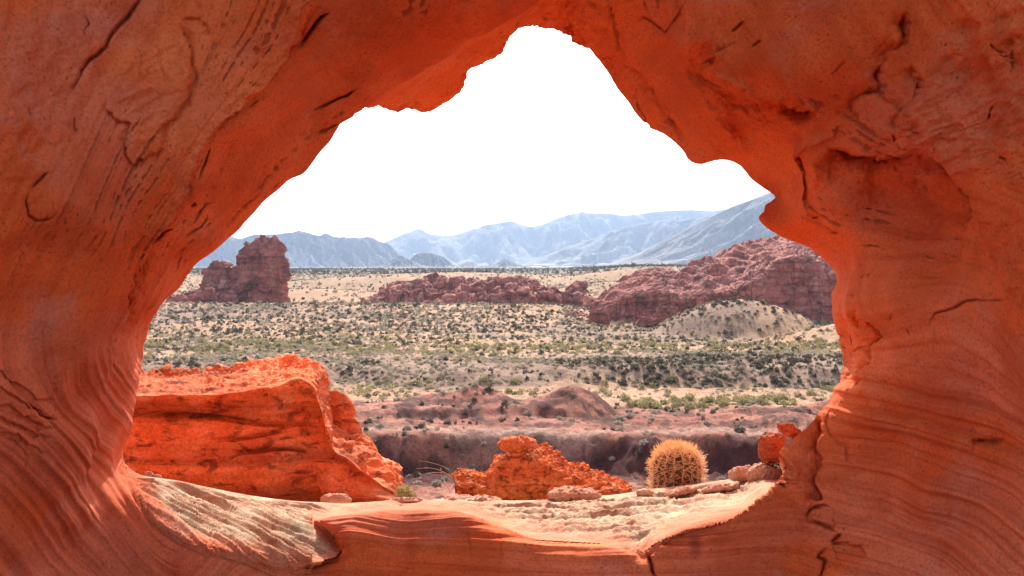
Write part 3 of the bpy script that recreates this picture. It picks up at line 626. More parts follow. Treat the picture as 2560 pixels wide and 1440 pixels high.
mountain('distant_mountains', [(-100,650),(60,610),(200,625),(300,612),(430,600),(520,590),(575,588),(600,598),(635,586),(690,585),(755,577),(800,590),(815,582),(835,592),(880,594),(930,592),(950,604),(975,610),(1000,640),(1030,664)], 670, 6000, 430, 0.55, (0.12, 0.105, 0.10), 5, 'jagged blue mountain range with pale fans behind the red rock towers', skew=0.55, ncol=420)
mountain('distant_mountains', [(1480,668),(1540,655),(1600,630),(1680,590),(1760,548),(1830,515),(1905,488),(2000,450),(2150,400),(2400,360)], 668, 4300, 620, 0.36, (0.17, 0.145, 0.13), 11, 'grey striped mountain slope rising to the right above the red ridge', skew=-0.9, ncol=420)
mountain('hills', [(935,668),(960,660),(1000,637),(1022,648),(1060,664),(1090,669)], 669, 4600, 90, 0.4, (0.12, 0.105, 0.10), 21, 'small pointed blue hill at the foot of the mountains', ncol=120, nrow=50)
mountain('hills', [(1010,668),(1028,645),(1045,632),(1075,632),(1105,640),(1130,658),(1150,669)], 669, 4900, 110, 0.4, (0.12, 0.105, 0.10), 22, 'small rounded blue hill beside the pointed one', ncol=120, nrow=50)
mountain('hills', [(1130,668),(1155,660),(1170,653),(1185,656),(1200,668),(1230,664),(1260,646),(1300,662),(1340,668)], 669, 5200, 100, 0.4, (0.12, 0.105, 0.10), 23, 'low blue hillocks at the foot of the far range', ncol=120, nrow=50)
print('mountains', time.time() - T0)

# ------------------------------------------------------------------ rocks
def net_rock(name, net, nu, nv, amps, mat, seed=0, closed=False, parent=None, unit=1.0, strata=1.0, extra=None, origin=None):
    """net[row][col] = (px, py, Y); bicubic surface, then bedding, joints and blocks are carved in along the normal"""
    net = np.asarray(net, float)
    R, Cn = net.shape[:2]
    a = catmull(net, np.linspace(0, R - 1, nv))
    a = np.swapaxes(catmull(np.swapaxes(a, 0, 1), np.linspace(0, Cn if closed else Cn - 1, nu, endpoint=not closed), closed), 0, 1)
    G = P(a[..., 0], a[..., 1], a[..., 2])
    n = grid_normals(G, closed); s = np.sign(np.median((n[: nv // 2] * G[: nv // 2]).sum(-1))); n = -n * s
    S = 1.0 / unit; q = G * S
    z = q[..., 2] + 0.25 * fbm(q * 0.35, 2, seed=seed)
    bed = 0.6 * np.tanh(3.5 * perlin(xyz(0.12 * q[..., 0], 0.12 * q[..., 1], z * 1.1 * strata), seed + 1)) + 0.6 * perlin(xyz(0.2 * q[..., 0], 0.2 * q[..., 1], z * 4.1 * strata), seed + 2)
    wv = q + 0.35 * fbm(q * 0.9, 2, seed=seed + 3)[..., None]
    f1, f2, cid = worley(wv * np.array([0.8, 0.8, 1.1]), seed + 4)
    crack = -np.exp(-((f2 - f1) / 0.09) ** 2); block = cid - 0.5
    f1b, f2b, cidb = worley(wv * 2.3, seed + 5); crack2 = -np.exp(-((f2b - f1b) / 0.10) ** 2)
    joint = -np.exp(-(perlin(xyz(q[..., 0] * 1.1, q[..., 1] * 1.1, q[..., 2] * 0.03), seed + 6) / 0.035) ** 2)
    rg = fbm(q * 3.0, 4, seed=seed + 7)
    A = dict(bed=.12, crack=.12, block=.15, crack2=.05, joint=.1, rough=.08, dome=0); A.update(amps)
    d = A['bed'] * bed + A['crack'] * crack + A['block'] * block + A['crack2'] * (crack2 + cidb - .5) + A['joint'] * joint + A['rough'] * rg + A['dome'] * (0.6 - worley(wv * np.array([.55, .55, .7]), seed + 9)[0])
    if extra is not None: d = d + extra(q, a)
    G = G + n * (d * unit)[..., None]
    return mesh_from(name, G, grid_faces(nv, nu, closed), mat=mat, parent=parent, origin=origin)
def ridge_net(top, base, Y0, brow=0.8, back=8.0, n=14, lean=0.4, sink=25):
    tp = np.array(top, float); bp = np.array(base, float); xs = np.linspace(tp[0, 0], tp[-1, 0], n)
    ty = np.interp(xs, tp[:, 0], tp[:, 1]); by = np.interp(xs, bp[:, 0], bp[:, 1]); ty = np.minimum(ty, by)
    h = (by - ty); hr = h / max(h.max(), 1)
    bk = back * (0.25 + 0.75 * hr)
    rows = [np.stack([xs, by + sink, Y0 - 0.3 + 0 * xs], -1), np.stack([xs, by, Y0 + 0 * xs], -1), np.stack([xs, by - h * 0.45, Y0 + lean * 0.5 * bk], -1), np.stack([xs, by - h * brow, Y0 + lean * bk], -1),
            np.stack([xs, by - h * 0.97, Y0 + bk * 0.75], -1), np.stack([xs, ty, Y0 + bk], -1), np.stack([xs, ty + h * 0.3 + 3, Y0 + bk * 1.4], -1), np.stack([xs, by + sink, Y0 + bk * 1.9], -1)]
    return np.array(rows)
def ring_net(levels, Yc, kdepth=0.75, n=12, sink=20):
    lv = [(levels[0][0] + sink, levels[0][1] - 3, levels[0][2] + 3)] + list(levels) + [(levels[-1][0] - 1, (levels[-1][1] * 3 + levels[-1][2]) / 4, (levels[-1][1] + 3 * levels[-1][2]) / 4), (levels[-1][0] - 1, (levels[-1][1] + levels[-1][2]) / 2 - .5, (levels[-1][1] + levels[-1][2]) / 2 + .5)]
    th = np.linspace(0, 2 * math.pi, n, endpoint=False); rows = []
    for py, xl, xr in lv:
        c, r = (xl + xr) / 2, (xr - xl) / 2; rm = r / F * Yc
        sq = (np.abs(np.cos(th)) ** 4 + np.abs(np.sin(th)) ** 4) ** (-1 / 4.); sq = sq / sq.max() * 1.12; sq = np.minimum(sq, 1.0) if False else sq
        rows.append(np.stack([c + r * np.cos(th), py + 0 * th, Yc - kdepth * rm * np.sin(th)], -1))
    return np.array(rows)
M_far = rock_mat('far_red_rock', [(0.28, 0.088, 0.068), (0.40, 0.138, 0.106), (0.54, 0.25, 0.19)], 0.16, stain=(0.12, 0.055, 0.045), stain_lo=0.50, stain_hi=0.60, stain_amt=0.7, strata=0.7, bump_m=0.2, flat=2.2, fleck=0.25)
def ground_sink(o): return o
# two-towered butte on the left
tower = net_rock('rock_butte', ring_net([(760,568,720),(745,572,712),(730,576,706),(712,584,705),(700,600,708),(690,616,716),(678,622,718),(665,622,714),(650,624,710),(640,620,703),(628,612,706),(618,622,704),(609,645,692)], 430, 0.7), 260, 230,
    dict(bed=.13, block=.22, crack=.22, crack2=.04, joint=.25, rough=.05), M_far, seed=2, closed=True, unit=6.5, strata=1.5)
tag(tower, 'tall red rock butte with a leaning layered top, above the shrub slope', 'rock formation')
parts = [('shoulder', [(762,470,590),(748,478,588),(728,500,586),(712,508,590),(700,508,582),(690,512,572),(680,514,568),(672,530,568),(662,534,568),(655,540,562)], 426, 5),
         ('rib', [(756,562,632),(735,566,634),(705,570,634),(690,574,630),(680,576,626),(672,580,622),(664,598,624),(652,596,626),(642,592,624),(634,598,620),(624,606,624)], 425, 8)]
for nm, lv, yc, sd_ in parts:
    o = net_rock('rock_' + nm, ring_net(lv, yc, 0.6), 180, 150, dict(bed=.18, block=.25, crack=.24, crack2=.05, joint=.2, rough=.05), M_far, seed=sd_, closed=True, unit=4.0, strata=1.5, parent=tower)
    o['label'] = {'shoulder': 'lower knobbed tower on the left of the butte', 'rib': 'stacked ledges on the left flank of the tall tower'}[nm]
_b = rg0 = np.random.default_rng(9)
for k in range(16):
    px = rg0.uniform(432, 600); w = rg0.uniform(12, 30); py = 762 + (px < 520) * (520 - px) * .25 + rg0.uniform(-14, 6) - (px < 560) * 8; Y = 418 - k * 1.2
    o = net_rock('boulder', ring_net([(py, px - w / 2, px + w / 2), (py - w * .3, px - w * .52, px + w * .48), (py - w * .55, px - w * .4, px + w * .4), (py - w * .68, px - w * .25, px + w * .2)], Y, 0.8, n=10, sink=8), 40, 30, dict(bed=.1, block=.4, crack=.2, joint=0), M_far, seed=300 + k, closed=True, unit=1.6)
    tag(o, 'angular red boulder in the rubble at the foot of the two-towered butte', 'boulder', 'boulders below the butte')
far_rocks = [
 ('rock_outcrop', [(330,800),(380,775),(430,748),(470,735),(500,728),(540,738),(560,750),(600,765)], [(330,805),(600,768)], 405, 9, 'jumbled red boulders at the left foot of the two-towered butte', 31, 1.3),
 ('rock_outcrop', [(380,795),(420,780),(460,770),(500,778),(520,785)], [(380,800),(520,786)], 372, 5, 'low pinkish boulders below the butte, beside the arch edge', 32, 1.0),
 ('rock_outcrop', [(895,762),(930,740),(960,722),(985,712),(1030,706),(1050,700),(1080,694),(1120,698),(1160,706),(1180,722),(1200,745),(1230,762)], [(895,764),(1230,766)], 440, 16, 'broad red rock outcrop in mid valley, the left and taller half', 33, 1.9),
 ('rock_outcrop', [(1060,764),(1100,750),(1140,735),(1180,716),(1210,712),(1240,706),(1280,702),(1310,704),(1325,720),(1335,750),(1345,770)], [(1060,766),(1345,774)], 416, 15, 'craggy red rock outcrop in mid valley, the right half with a steep dark end', 34, 1.9),
 ('rock_outcrop', [(1150,704),(1190,694),(1200,700),(1260,697),(1300,696),(1340,706),(1360,712)], [(1150,716),(1360,716)], 560, 10, 'thin line of red crags behind the mid valley outcrop', 35, 1.4),
 ('rock_outcrop', [(1345,740),(1360,722),(1385,722),(1400,732),(1430,735),(1470,740),(1500,745),(1530,760),(1545,790)], [(1345,745),(1380,762),(1440,790),(1545,800)], 392, 10, 'dark rounded red rocks left of the long ridge', 36, 1.5),
 ('rock_outcrop', [(1400,795),(1420,780),(1440,776),(1460,785),(1475,798)], [(1400,797),(1475,800)], 350, 4, 'small dark red boulder at the left tip of the long ridge', 37, 1.0),
 ('rock_outcrop', [(1415,722),(1440,706),(1465,704),(1468,718)], [(1415,724),(1468,724)], 560, 6, 'small red crag on the tan slope behind the ridge', 38, 1.2),
]
for nm, top, base, Y0, bk, lab, sd_, un in far_rocks:
    o = net_rock(nm, ridge_net(top, base, Y0, 0.6, bk * 1.7, n=16, lean=0.3, sink=14), 300, 110, dict(bed=.15, block=.5, crack=.45, crack2=.05, joint=.2, rough=.05, dome=.7), M_far, seed=sd_, unit=un * 2.6)
    tag(o, lab, 'rock outcrop')
# the long ridge on the right
top = [(1468,800),(1475,770),(1500,742),(1530,722),(1560,700),(1600,680),(1630,668),(1660,668),(1690,678),(1730,672),(1738,655),(1760,642),(1800,630),(1850,612),(1900,600),(1960,596),(2020,606),(2060,625),(2120,650),(2200,690),(2280,760)]
base = [(1468,802),(1560,806),(1700,806),(1800,800),(2000,800),(2280,805)]
tp = np.array(top, float); xs = np.linspace(1468, 2280, 30); ty = np.interp(xs, tp[:, 0], tp[:, 1]); by = np.interp(xs, *np.array(base, float).T)
h = by - ty; brow_y = by - h * (0.52 + 0.12 * np.sin(xs / 60.) + 0.22 * sstep(xs, 1850, 2050)); hb = h / h.max()
Yb = 338 - 26 * sstep(xs, 1900, 1480) * 0 - 0.0 * xs
rows = [np.stack([xs, by + 12, Yb - 1], -1), np.stack([xs, by, Yb], -1), np.stack([xs, by - (by - brow_y) * .5, Yb + 1.0], -1), np.stack([xs, brow_y, Yb + 3], -1), np.stack([xs, brow_y - (brow_y - ty) * .35, Yb + 3 + 22 * hb], -1),
        np.stack([xs, brow_y - (brow_y - ty) * .72, Yb + 3 + 46 * hb], -1), np.stack([xs, ty, Yb + 4 + 68 * hb], -1), np.stack([xs, ty + h * .3, Yb + 6 + 84 * hb], -1), np.stack([xs, by + 14, Yb + 6 + 96 * hb], -1)]
def domes(q, a):
    t = sstep((a[..., 1] - 0) * 0 + np.linspace(0, 8, a.shape[0])[:, None], 3, 3.6)
    f1, f2, c = worley(np.stack([q[..., 0] * 0.8 + 0.5 * q[..., 1], q[..., 1] * 0.3 - 0.2 * q[..., 0], 0.3 * q[..., 2]], -1) , 90)
    return t * ((0.55 - f1) * 0.9)
ridge = net_rock('rock_ridge', rows, 760, 260, dict(bed=.17, block=.16, crack=.16, crack2=.04, joint=.14, rough=.07), M_far, seed=44, unit=4.6, strata=.9, extra=domes)
tag(ridge, 'long red sandstone ridge sloping down to the left, with domed top and cliff face', 'rock ridge')
for (xl, xr, yt, yb, Y, sd_, lab) in [(1640, 1695, 768, 806, 322, 51, 'big square red boulder at the foot of the long ridge'), (1596, 1632, 792, 806, 320, 52, 'low red boulder left of the square boulder'), (1470, 1520, 778, 803, 325, 53, 'broken red block at the left end of the long ridge')]:
    o = net_rock('boulder', ring_net([(yb, xl, xr), (yb * .6 + yt * .4, xl + 2, xr), (yt + 5, xl + 5, xr - 4), (yt + 1, xl + 12, xr - 12)], Y, 0.7, sink=10), 90, 70, dict(bed=.15, block=.3, crack=.3, joint=.2), M_far, seed=sd_, closed=True, unit=1.6)
    tag(o, lab, 'boulder')
print('far rocks', time.time() - T0)

# near rocks
M_near = rock_mat('near_orange_rock', [(0.58, 0.125, 0.040), (0.70, 0.190, 0.064), (0.76, 0.30, 0.15)], 3.2, stain=(0.12, 0.025, 0.010), stain_lo=0.52, stain_hi=0.62, stain_amt=0.75, strata=4.5, bump_m=0.012, flat=0.45, fleck=0.35)
M_red = rock_mat('red_block_rock', [(0.34, 0.075, 0.03), (0.46, 0.115, 0.05), (0.54, 0.18, 0.09)], 6, stain=(0.10, 0.022, 0.010), stain_lo=0.5, stain_hi=0.62, stain_amt=0.7, bump_m=0.006)
M_pale = rock_mat('pale_pink_rock', [(0.48, 0.20, 0.12), (0.56, 0.28, 0.18), (0.64, 0.40, 0.27)], 6.0, stain=(0.20, 0.07, 0.04), stain_lo=0.58, stain_hi=0.72, stain_amt=0.5, bump_m=0.006, fleck=0.25)
# the large boulder behind the ledge
cols = [210, 300, 380, 460, 540, 620, 700, 745, 790, 830, 870, 910, 950, 990, 1008]
browy = [1004, 998, 990, 992, 990, 982, 968, 950, 985, 1112, 1146, 1176, 1204, 1232, 1250]
cresy = [962, 950, 944, 946, 940, 926, 916, 908, 930, 1070, 1096, 1118, 1150, 1194, 1236]
browY = [8.3, 8.3, 8.3, 8.3, 8.3, 8.3, 8.35, 8.45, 8.5, 8.35, 8.3, 8.3, 8.35, 8.5, 8.7]
cresY = [9.8, 9.8, 9.8, 9.8, 9.7, 9.7, 9.6, 9.3, 9.1, 9.3, 9.4, 9.3, 9.2, 9.1, 8.9]
c = np.array(cols, float); bY = np.array(browY); cY = np.array(cresY); by = np.array(browy, float); cy_ = np.array(cresy, float)
basey = np.interp(c, [210, 600, 900, 1008], [1300, 1300, 1285, 1262])
def rowf(x, y, Y): return np.stack([x, y, Y], -1)
rows = [rowf(c, basey + 60, bY + .15), rowf(c, basey, bY + .1), rowf(c, basey * .72 + by * .28, bY - .12), rowf(c, basey * .45 + by * .55, bY - .08), rowf(c, basey * .2 + by * .8, bY + .02), rowf(c, by + 6, bY - .02), rowf(c, by - 3, bY + .06),
        rowf(c, by * .6 + cy_ * .4, bY * .62 + cY * .38), rowf(c, cy_ + 2, cY - .1), rowf(c, cy_ + 4, cY + .15), rowf(c, basey * .5 + cy_ * .5, cY + .6), rowf(c, basey + 40, cY + .8)]
def boulder_extra(q, a):
    t = np.linspace(0, 11, a.shape[0])[:, None]; top = sstep(t, 5.6, 6.4) * (1 - sstep(t, 9.0, 9.6))
    left = 1 - sstep(a[..., 0], 800, 880)
    f1, f2, cc = worley(q * np.array([13, 9, 9]), 8); f3, _, c3 = worley(q * 26, 9)
    k = np.clip(0.45 - f1, 0, 1) * 0.10 * cc ** 2 + np.clip(0.5 - f3, -.2, 1) * 0.022 + fbm(q * 5, 3, seed=6) * 0.035
    rim = sstep(t, 7.6, 8.4) * (1 - sstep(t, 9, 9.6)) * (0.03 + 0.06 * fbm(xyz(q[..., 0] * 12, 0 * t + 0 * q[..., 0], 0 * q[..., 0]), 3, seed=19))
    grooves = -0.10 * np.exp(-((a[..., 1] - (1048 + 12 * np.sin(a[..., 0] / 90.))) / 6) ** 2) * sstep(a[..., 0], 330, 420) * (1 - sstep(a[..., 0], 720, 800))
    grooves += -0.09 * np.exp(-((a[..., 1] - (1126 + 4 * np.sin(a[..., 0] / 30.))) / 4) ** 2) * sstep(a[..., 0], 560, 640) * (1 - sstep(a[..., 0], 750, 780))
    grooves += -0.09 * np.exp(-((a[..., 1] - (1085 + 14 * np.sin(a[..., 0] / 70.))) / 5) ** 2) * sstep(a[..., 0], 500, 600) * (1 - sstep(a[..., 0], 680, 740))
    front = 1 - sstep(t, 5, 5.6)
    return k * top * left + rim * left + grooves * front + top * (1 - left) * (fbm(q * 7, 4, seed=12) * 0.03 + fbm(q * 2.6, 3, seed=15, ridged=True) * 0.12)
bo = net_rock('boulder', rows, 900, 420, dict(bed=.022, block=.02, crack=.015, crack2=.006, joint=.0, rough=.02), M_near, seed=61, unit=1.0, strata=3, extra=boulder_extra)
tag(bo, 'huge glowing orange boulder with a crusty flat top, behind the left of the ledge', 'boulder')
# its rear buttress
rows = ring_net([(1270, 800, 1000), (1180, 800, 965), (1110, 800, 925), (1095, 800, 912), (1088, 800, 905), (1060, 800, 903), (1035, 795, 885), (1005, 795, 868), (988, 798, 850)], 9.55, 0.55, n=14, sink=30)
bb = net_rock('buttress', rows, 300, 260, dict(bed=.03, block=.03, crack=.02, crack2=.012, joint=.0, rough=.03), M_near, seed=64, closed=True, unit=1.0, strata=3, parent=bo)
bb['label'] = 'pitted stepped buttress at the right rear of the boulder'
# craggy rock in the middle
M_crag = rock_mat('craggy_orange_rock', [(0.52, 0.11, 0.032), (0.66, 0.18, 0.055), (0.74, 0.28, 0.10)], 7, stain=(0.12, 0.025, 0.010), stain_lo=0.50, stain_hi=0.60, stain_amt=0.8, bump_m=0.008, flat=.7, fleck=.3)
c = np.array([1138, 1150, 1180, 1215, 1238, 1262, 1290, 1330, 1370, 1410, 1450, 1490, 1530, 1562, 1580], float)
ty = np.array([1192, 1175, 1173, 1182, 1142, 1138, 1134, 1122, 1122, 1150, 1166, 1182, 1192, 1204, 1216], float)
fy = np.array([1194, 1182, 1180, 1190, 1152, 1142, 1140, 1142, 1160, 1182, 1196, 1204, 1208, 1212, 1220], float)
by = np.array([1215, 1232, 1245, 1255, 1262, 1268, 1270, 1270, 1268, 1262, 1258, 1252, 1245, 1235, 1228], float)
Yb = np.full(15, 7.05)
rows = [rowf(c, by + 60, Yb + .1), rowf(c, by + 8, Yb + .02), rowf(c, by * .6 + fy * .4, Yb - .10), rowf(c, by * .25 + fy * .75, Yb - .04), rowf(c, fy, Yb + .02), rowf(c, ty * .5 + fy * .5, Yb + .14), rowf(c, ty, Yb + .30), rowf(c, ty + 8, Yb + .42), rowf(c, by + 60, Yb + .7)]
def mid_extra(q, a):
    t = np.linspace(0, 8, a.shape[0])[:, None]; top = sstep(t, 3.8, 4.6) * (1 - sstep(t, 7, 7.6))
    f1, f2, cc = worley(q * 16, 8); f3, _, _ = worley(q * 34, 9)
    g = -0.03 * np.exp(-((a[..., 1] - (1222 - 0.08 * (a[..., 0] - 1250))) / 4) ** 2) * (1 - sstep(t, 4, 5))
    rr = sstep(a[..., 0], 1340, 1400)
    return top * ((0.5 - f1) * 0.05 + (0.5 - f3) * 0.02) + g + 0.03 * fbm(q * 9, 3, seed=81) + rr * (0.5 - f1) * 0.025
mr = net_rock('craggy_rock', rows, 560, 260, dict(bed=.02, block=.03, crack=.02, crack2=.015, joint=0, rough=.02), M_crag, seed=66, unit=0.6, strata=1.5, extra=mid_extra)
tag(mr, 'low craggy orange rock carrying a balanced flat stone, midway behind the ledge', 'rock')
def stone(name, cx, cy2, w, hgt, Y, mat, seed, label, cat='stone', depth=0.8, tilt=0, nu=90, nv=60, sharp=0.12, top_k=0.55, group=None):
    th = np.linspace(0, 2 * math.pi, 10, endpoint=False); rows = []
    for f, r in ((-.5, .05), (-.48, .55), (-.3, .88), (-.05, 1.0), (.18, .92), (.38, top_k + .15), (.5, top_k * .6), (.52, .05)):
        x = cx + w / 2 * r * np.cos(th); y = cy2 - hgt * f + tilt * (x - cx)
        rows.append(np.stack([x, y, Y - depth * (w / 2 / F * Y) * r * np.sin(th)], -1))
    o = net_rock(name, rows, nu, nv, dict(bed=.05, block=sharp, crack=.06, crack2=.05, joint=0, rough=.10), mat, seed=seed, closed=True, unit=w / F * Y * 0.45)
    return tag(o, label, cat, group)
cap = stone('flat_stone', 1292, 1110, 94, 34, 7.12, M_near, 70, 'flat orange slab balanced on top of the craggy rock', depth=.9, sharp=.14)
stone('flat_stone', 1290, 1136, 40, 12, 7.12, M_near, 71, 'small wedge stone tucked under the balanced slab')
stone('flat_stone', 840, 1250, 74, 26, 6.55, M_pale, 72, 'pale rounded slab against the foot of the huge boulder')
stone('flat_stone', 1436, 1238, 120, 32, 6.42, M_pale, 73, 'domed pinkish stone in front of the craggy rock', tilt=.0)
stone('flat_stone', 1020, 1253, 84, 11, 6.35, M_pale, 74, 'thin flat plate on the ledge right of the huge boulder')
stone('flat_stone', 1180, 1252, 150, 12, 6.4, M_pale, 75, 'long thin pale slab left of the craggy rock', tilt=.03)
stone('pebble', 716, 1288, 14, 11, 5.75, M_near, 76, 'small red pebble alone on the left of the ledge', 'pebble', nu=24, nv=16)
stone('pebble', 1612, 1232, 42, 16, 6.3, M_pale, 77, 'small pink stone left of the cactus base', 'pebble', nu=40, nv=24)
stone('flat_stone', 1700, 1230, 84, 13, 6.35, M_pale, 78, 'tilted slab below the cactus', tilt=-.25)
stone('flat_stone', 1800, 1220, 90, 13, 6.3, M_pale, 79, 'flat slab on the ledge right of the cactus', tilt=-.12)
stone('stone_block', 1928, 1122, 68, 68, 6.2, M_red, 80, 'red square block standing beside the right foot of the arch', depth=.8, top_k=.85, sharp=.2, nu=130, nv=100)
stone('stone_flake', 1982, 1080, 80, 34, 6.35, M_red, 83, 'thin red flake leaning against the arch above the square block', depth=.3, tilt=.42, sharp=.1, top_k=.3)
stone('stone_block', 1854, 1184, 62, 34, 6.45, M_pale, 84, 'pinkish pitted rock under the square block', sharp=.25)
stone('stone_block', 1912, 1186, 84, 50, 6.25, M_pale, 85, 'pale lumpy rock at the right foot of the arch', sharp=.2)
for k, (x, y, w, hh) in enumerate([(372, 1192, 26, 22), (394, 1200, 24, 26), (418, 1208, 22, 20)]):
    stone('knobbly_stone', x, y, w, hh, 5.9, M_pale, 88 + k, ['leftmost pink knobbly stone by the left foot of the arch', 'middle pink knobbly stone by the left foot of the arch', 'rightmost pink knobbly stone by the left foot of the arch'][k], sharp=.25)
rr = np.random.default_rng(5)
for k in range(26):
    px = rr.uniform(900, 1850); py = rr.uniform(1256, 1330 if px > 1250 else 1268); Y = 1.5 * F / (py - HOR)
    s_ = rr.uniform(5, 11)
    stone('pebble', px, py - s_ * 0.1, s_, s_ * .7, Y, M_pale if rr.random() < .6 else M_near, 120 + k, 'tiny pink pebble lying on the pale ledge', 'pebble', nu=14, nv=10, group='pebbles on the ledge')
print('near rocks', time.time() - T0)

# ------------------------------------------------------------------ barrel cactus
def cactus():
    base = P(1692, 1262, 6.95); ctr = P(1692, 1178, 6.95); R = 58 / F * 6.95; Hh = R * 0.98
    root = bpy.data.objects.new('barrel_cactus', None); SC.collection.objects.link(root)
    o_ = np.array([ctr[0], ctr[1], ctr[2] - Hh * 2.0]); root.location = o_
    tag(root, 'round barrel cactus with dense golden-red spines, behind the right of the ledge', 'cactus')
    nr, th_n, lv = 17, 17 * 12, 60
    th = np.linspace(0, 2 * math.pi, th_n, endpoint=False)[None]; v = np.linspace(0, 1, lv)[:, None]
    lat = -math.pi / 2 * 0.0 + v * (math.pi / 2)
    r = np.where(v < .45, 0.86 + 0.14 * sstep(v, 0, .45), np.cos((v - .45) / .55 * math.pi / 2) ** 0.62)
    z = np.where(v < .45, -2.0 * Hh + (v / .45) * 2.0 * Hh, Hh * np.sin((v - .45) / .55 * math.pi / 2) ** 1.0)
    rib = 1 + 0.075 * (np.abs(np.cos(th * nr / 2)) ** 0.7 - 0.5) * sstep(1 - v, 0, .12)
    rr_ = R * r * rib; V = np.stack([ctr[0] + rr_ * np.cos(th), ctr[1] + rr_ * np.sin(th), ctr[2] + z + 0 * th], -1)
    m, nt, b = new_mat('cactus_skin'); geo = nt.nodes.new('ShaderNodeNewGeometry')
    nt.links.new(ramp(nt, noise_n(nt, geo.outputs['Position'], 30, 4), [(0.3, (0.06, 0.03, 0.012)), (0.7, (0.09, 0.055, 0.02))]), b.inputs['Base Color']); b.inputs['Roughness'].default_value = .6
    mesh_from('stem', V, grid_faces(lv, th_n, True), mat=m, parent=root)
    # spines: clusters on every rib crest
    rg = np.random.default_rng(2); VV = []; FF = []; nvv = 0
    m2, nt2, b2 = new_mat('cactus_spine'); b2.inputs['Base Color'].default_value = (0.92, 0.64, 0.40, 1); b2.inputs['Roughness'].default_value = .5
    tr = nt2.nodes.new('ShaderNodeBsdfTranslucent'); tr.inputs[0].default_value = (0.97, 0.74, 0.48, 1); mx = nt2.nodes.new('ShaderNodeMixShader'); mx.inputs[0].default_value = .5
    nt2.links.new(b2.outputs[0], mx.inputs[1]); nt2.links.new(tr.outputs[0], mx.inputs[2]); nt2.links.new(mx.outputs[0], nt2.nodes['Material Output'].inputs[0])
    for k in range(nr):
        t0 = k * 2 * math.pi / nr
        for vv in np.linspace(.20, .985, 17):
            q = (vv - .45) / .55 * math.pi / 2
            rv = R * 1.04 * (0.97 if vv < .45 else max(math.cos(q), 0) ** .62); zv = (-2 * Hh + vv / .45 * 2 * Hh) if vv < .45 else Hh * math.sin(q)
            p0 = np.array([ctr[0] + rv * math.cos(t0), ctr[1] + rv * math.sin(t0), ctr[2] + zv])
            nlat = 0 if vv < .45 else q * .95
            nn = np.array([math.cos(t0) * math.cos(nlat), math.sin(t0) * math.cos(nlat), math.sin(nlat)])
            tg = np.array([-math.sin(t0), math.cos(t0), 0]); up = np.cross(nn, tg)
            for j in range(8):
                a = rg.uniform(0, 2 * math.pi); spread = rg.uniform(.35, 1.35) if j < 8 else rg.uniform(0, .35)
                L = R * rg.uniform(.26, .50) * (1 if j < 8 else 1.15)
                dr = nn * math.cos(spread) + (tg * math.cos(a) + up * math.sin(a)) * math.sin(spread); dr /= np.linalg.norm(dr)
                bend = np.array([0, 0, rg.uniform(-.1, .25)]) + rg.normal(0, .08, 3)
                s1 = np.cross(dr, [0.3, 0.2, 0.9]); s1 /= np.linalg.norm(s1); s2 = np.cross(dr, s1)
                w = 0.0021
                pts = [p0, p0 + dr * L * .5, p0 + dr * L * .85 + bend * L * .3]
                tip = p0 + dr * L + bend * L * .6
                for c_, ww in zip(pts, (w, w * .85, w * .55)):
                    for an in (0, 2.09, 4.19): VV.append(c_ + (s1 * math.cos(an) + s2 * math.sin(an)) * ww)
                VV.append(tip)
                for s in (0, 3):
                    for e in range(3): a1, b1 = nvv + s + e, nvv + s + (e + 1) % 3; FF.append((a1, b1, b1 + 3)); FF.append((a1, b1 + 3, a1 + 3))
                for e in range(3): FF.append((nvv + 6 + e, nvv + 6 + (e + 1) % 3, nvv + 9))
                nvv += 10
    mesh_from('spines', np.array(VV), faces3=np.array(FF), smooth=False, mat=m2, parent=root)
cactus()

# ------------------------------------------------------------------ shrubs
def leafy(rg, n, flat=0.8, size=0.11, up=0.0, shell=0.55):
    """unit shrub: small leaf triangles spread through a dome"""
    u = rg.normal(size=(n, 3)); u /= np.linalg.norm(u, axis=1, keepdims=True); u[:, 2] = np.abs(u[:, 2])
    r = shell + (1 - shell) * rg.random(n) ** .6
    lump = 1 + 0.3 * perlin(u * 2.2 + rg.uniform(0, 50), 5)
    c = u * (r * lump)[:, None] * np.array([1, 1, flat * 1.0]) * .5
    c[:, 2] += up * rg.random(n)
    t1 = rg.normal(size=(n, 3)) * size; t2 = rg.normal(size=(n, 3)) * size
    V = np.stack([c - t1 * .5, c + t1 * .5, c + t2], 1).reshape(-1, 3)
    return V, np.arange(n * 3).reshape(-1, 3)
def shrub_mat(name, c1, c2, trans=.25):
    m, nt, b = new_mat(name); oi = nt.nodes.new('ShaderNodeObjectInfo'); geo = nt.nodes.new('ShaderNodeNewGeometry')
    n = noise_n(nt, geo.outputs['Position'], 0.45, 3, .7)
    c = ramp(nt, n, [(0.35, c1), (0.65, c2)]); nt.links.new(c, b.inputs['Base Color']); b.inputs['Roughness'].default_value = .8
    tr = nt.nodes.new('ShaderNodeBsdfTranslucent'); nt.links.new(c, tr.inputs[0]); mx = nt.nodes.new('ShaderNodeMixShader'); mx.inputs[0].default_value = trans
    nt.links.new(b.outputs[0], mx.inputs[1]); nt.links.new(tr.outputs[0], mx.inputs[2]); nt.links.new(mx.outputs[0], nt.nodes['Material Output'].inputs[0])
    return m
KIND = {
 'grey': dict(mat=shrub_mat('grey_shrub_leaf', (0.33, 0.27, 0.19), (0.50, 0.41, 0.30)), flat=.85, size=.16, up=0, shell=.5),
 'dark': dict(mat=shrub_mat('dark_shrub_leaf', (0.060, 0.052, 0.032), (0.14, 0.115, 0.070)), flat=1.15, size=.17, up=.1, shell=.25),
 'yellow': dict(mat=shrub_mat('yellow_shrub_leaf', (0.28, 0.235, 0.095), (0.44, 0.37, 0.17)), flat=1.0, size=.15, up=.05, shell=.3),
}
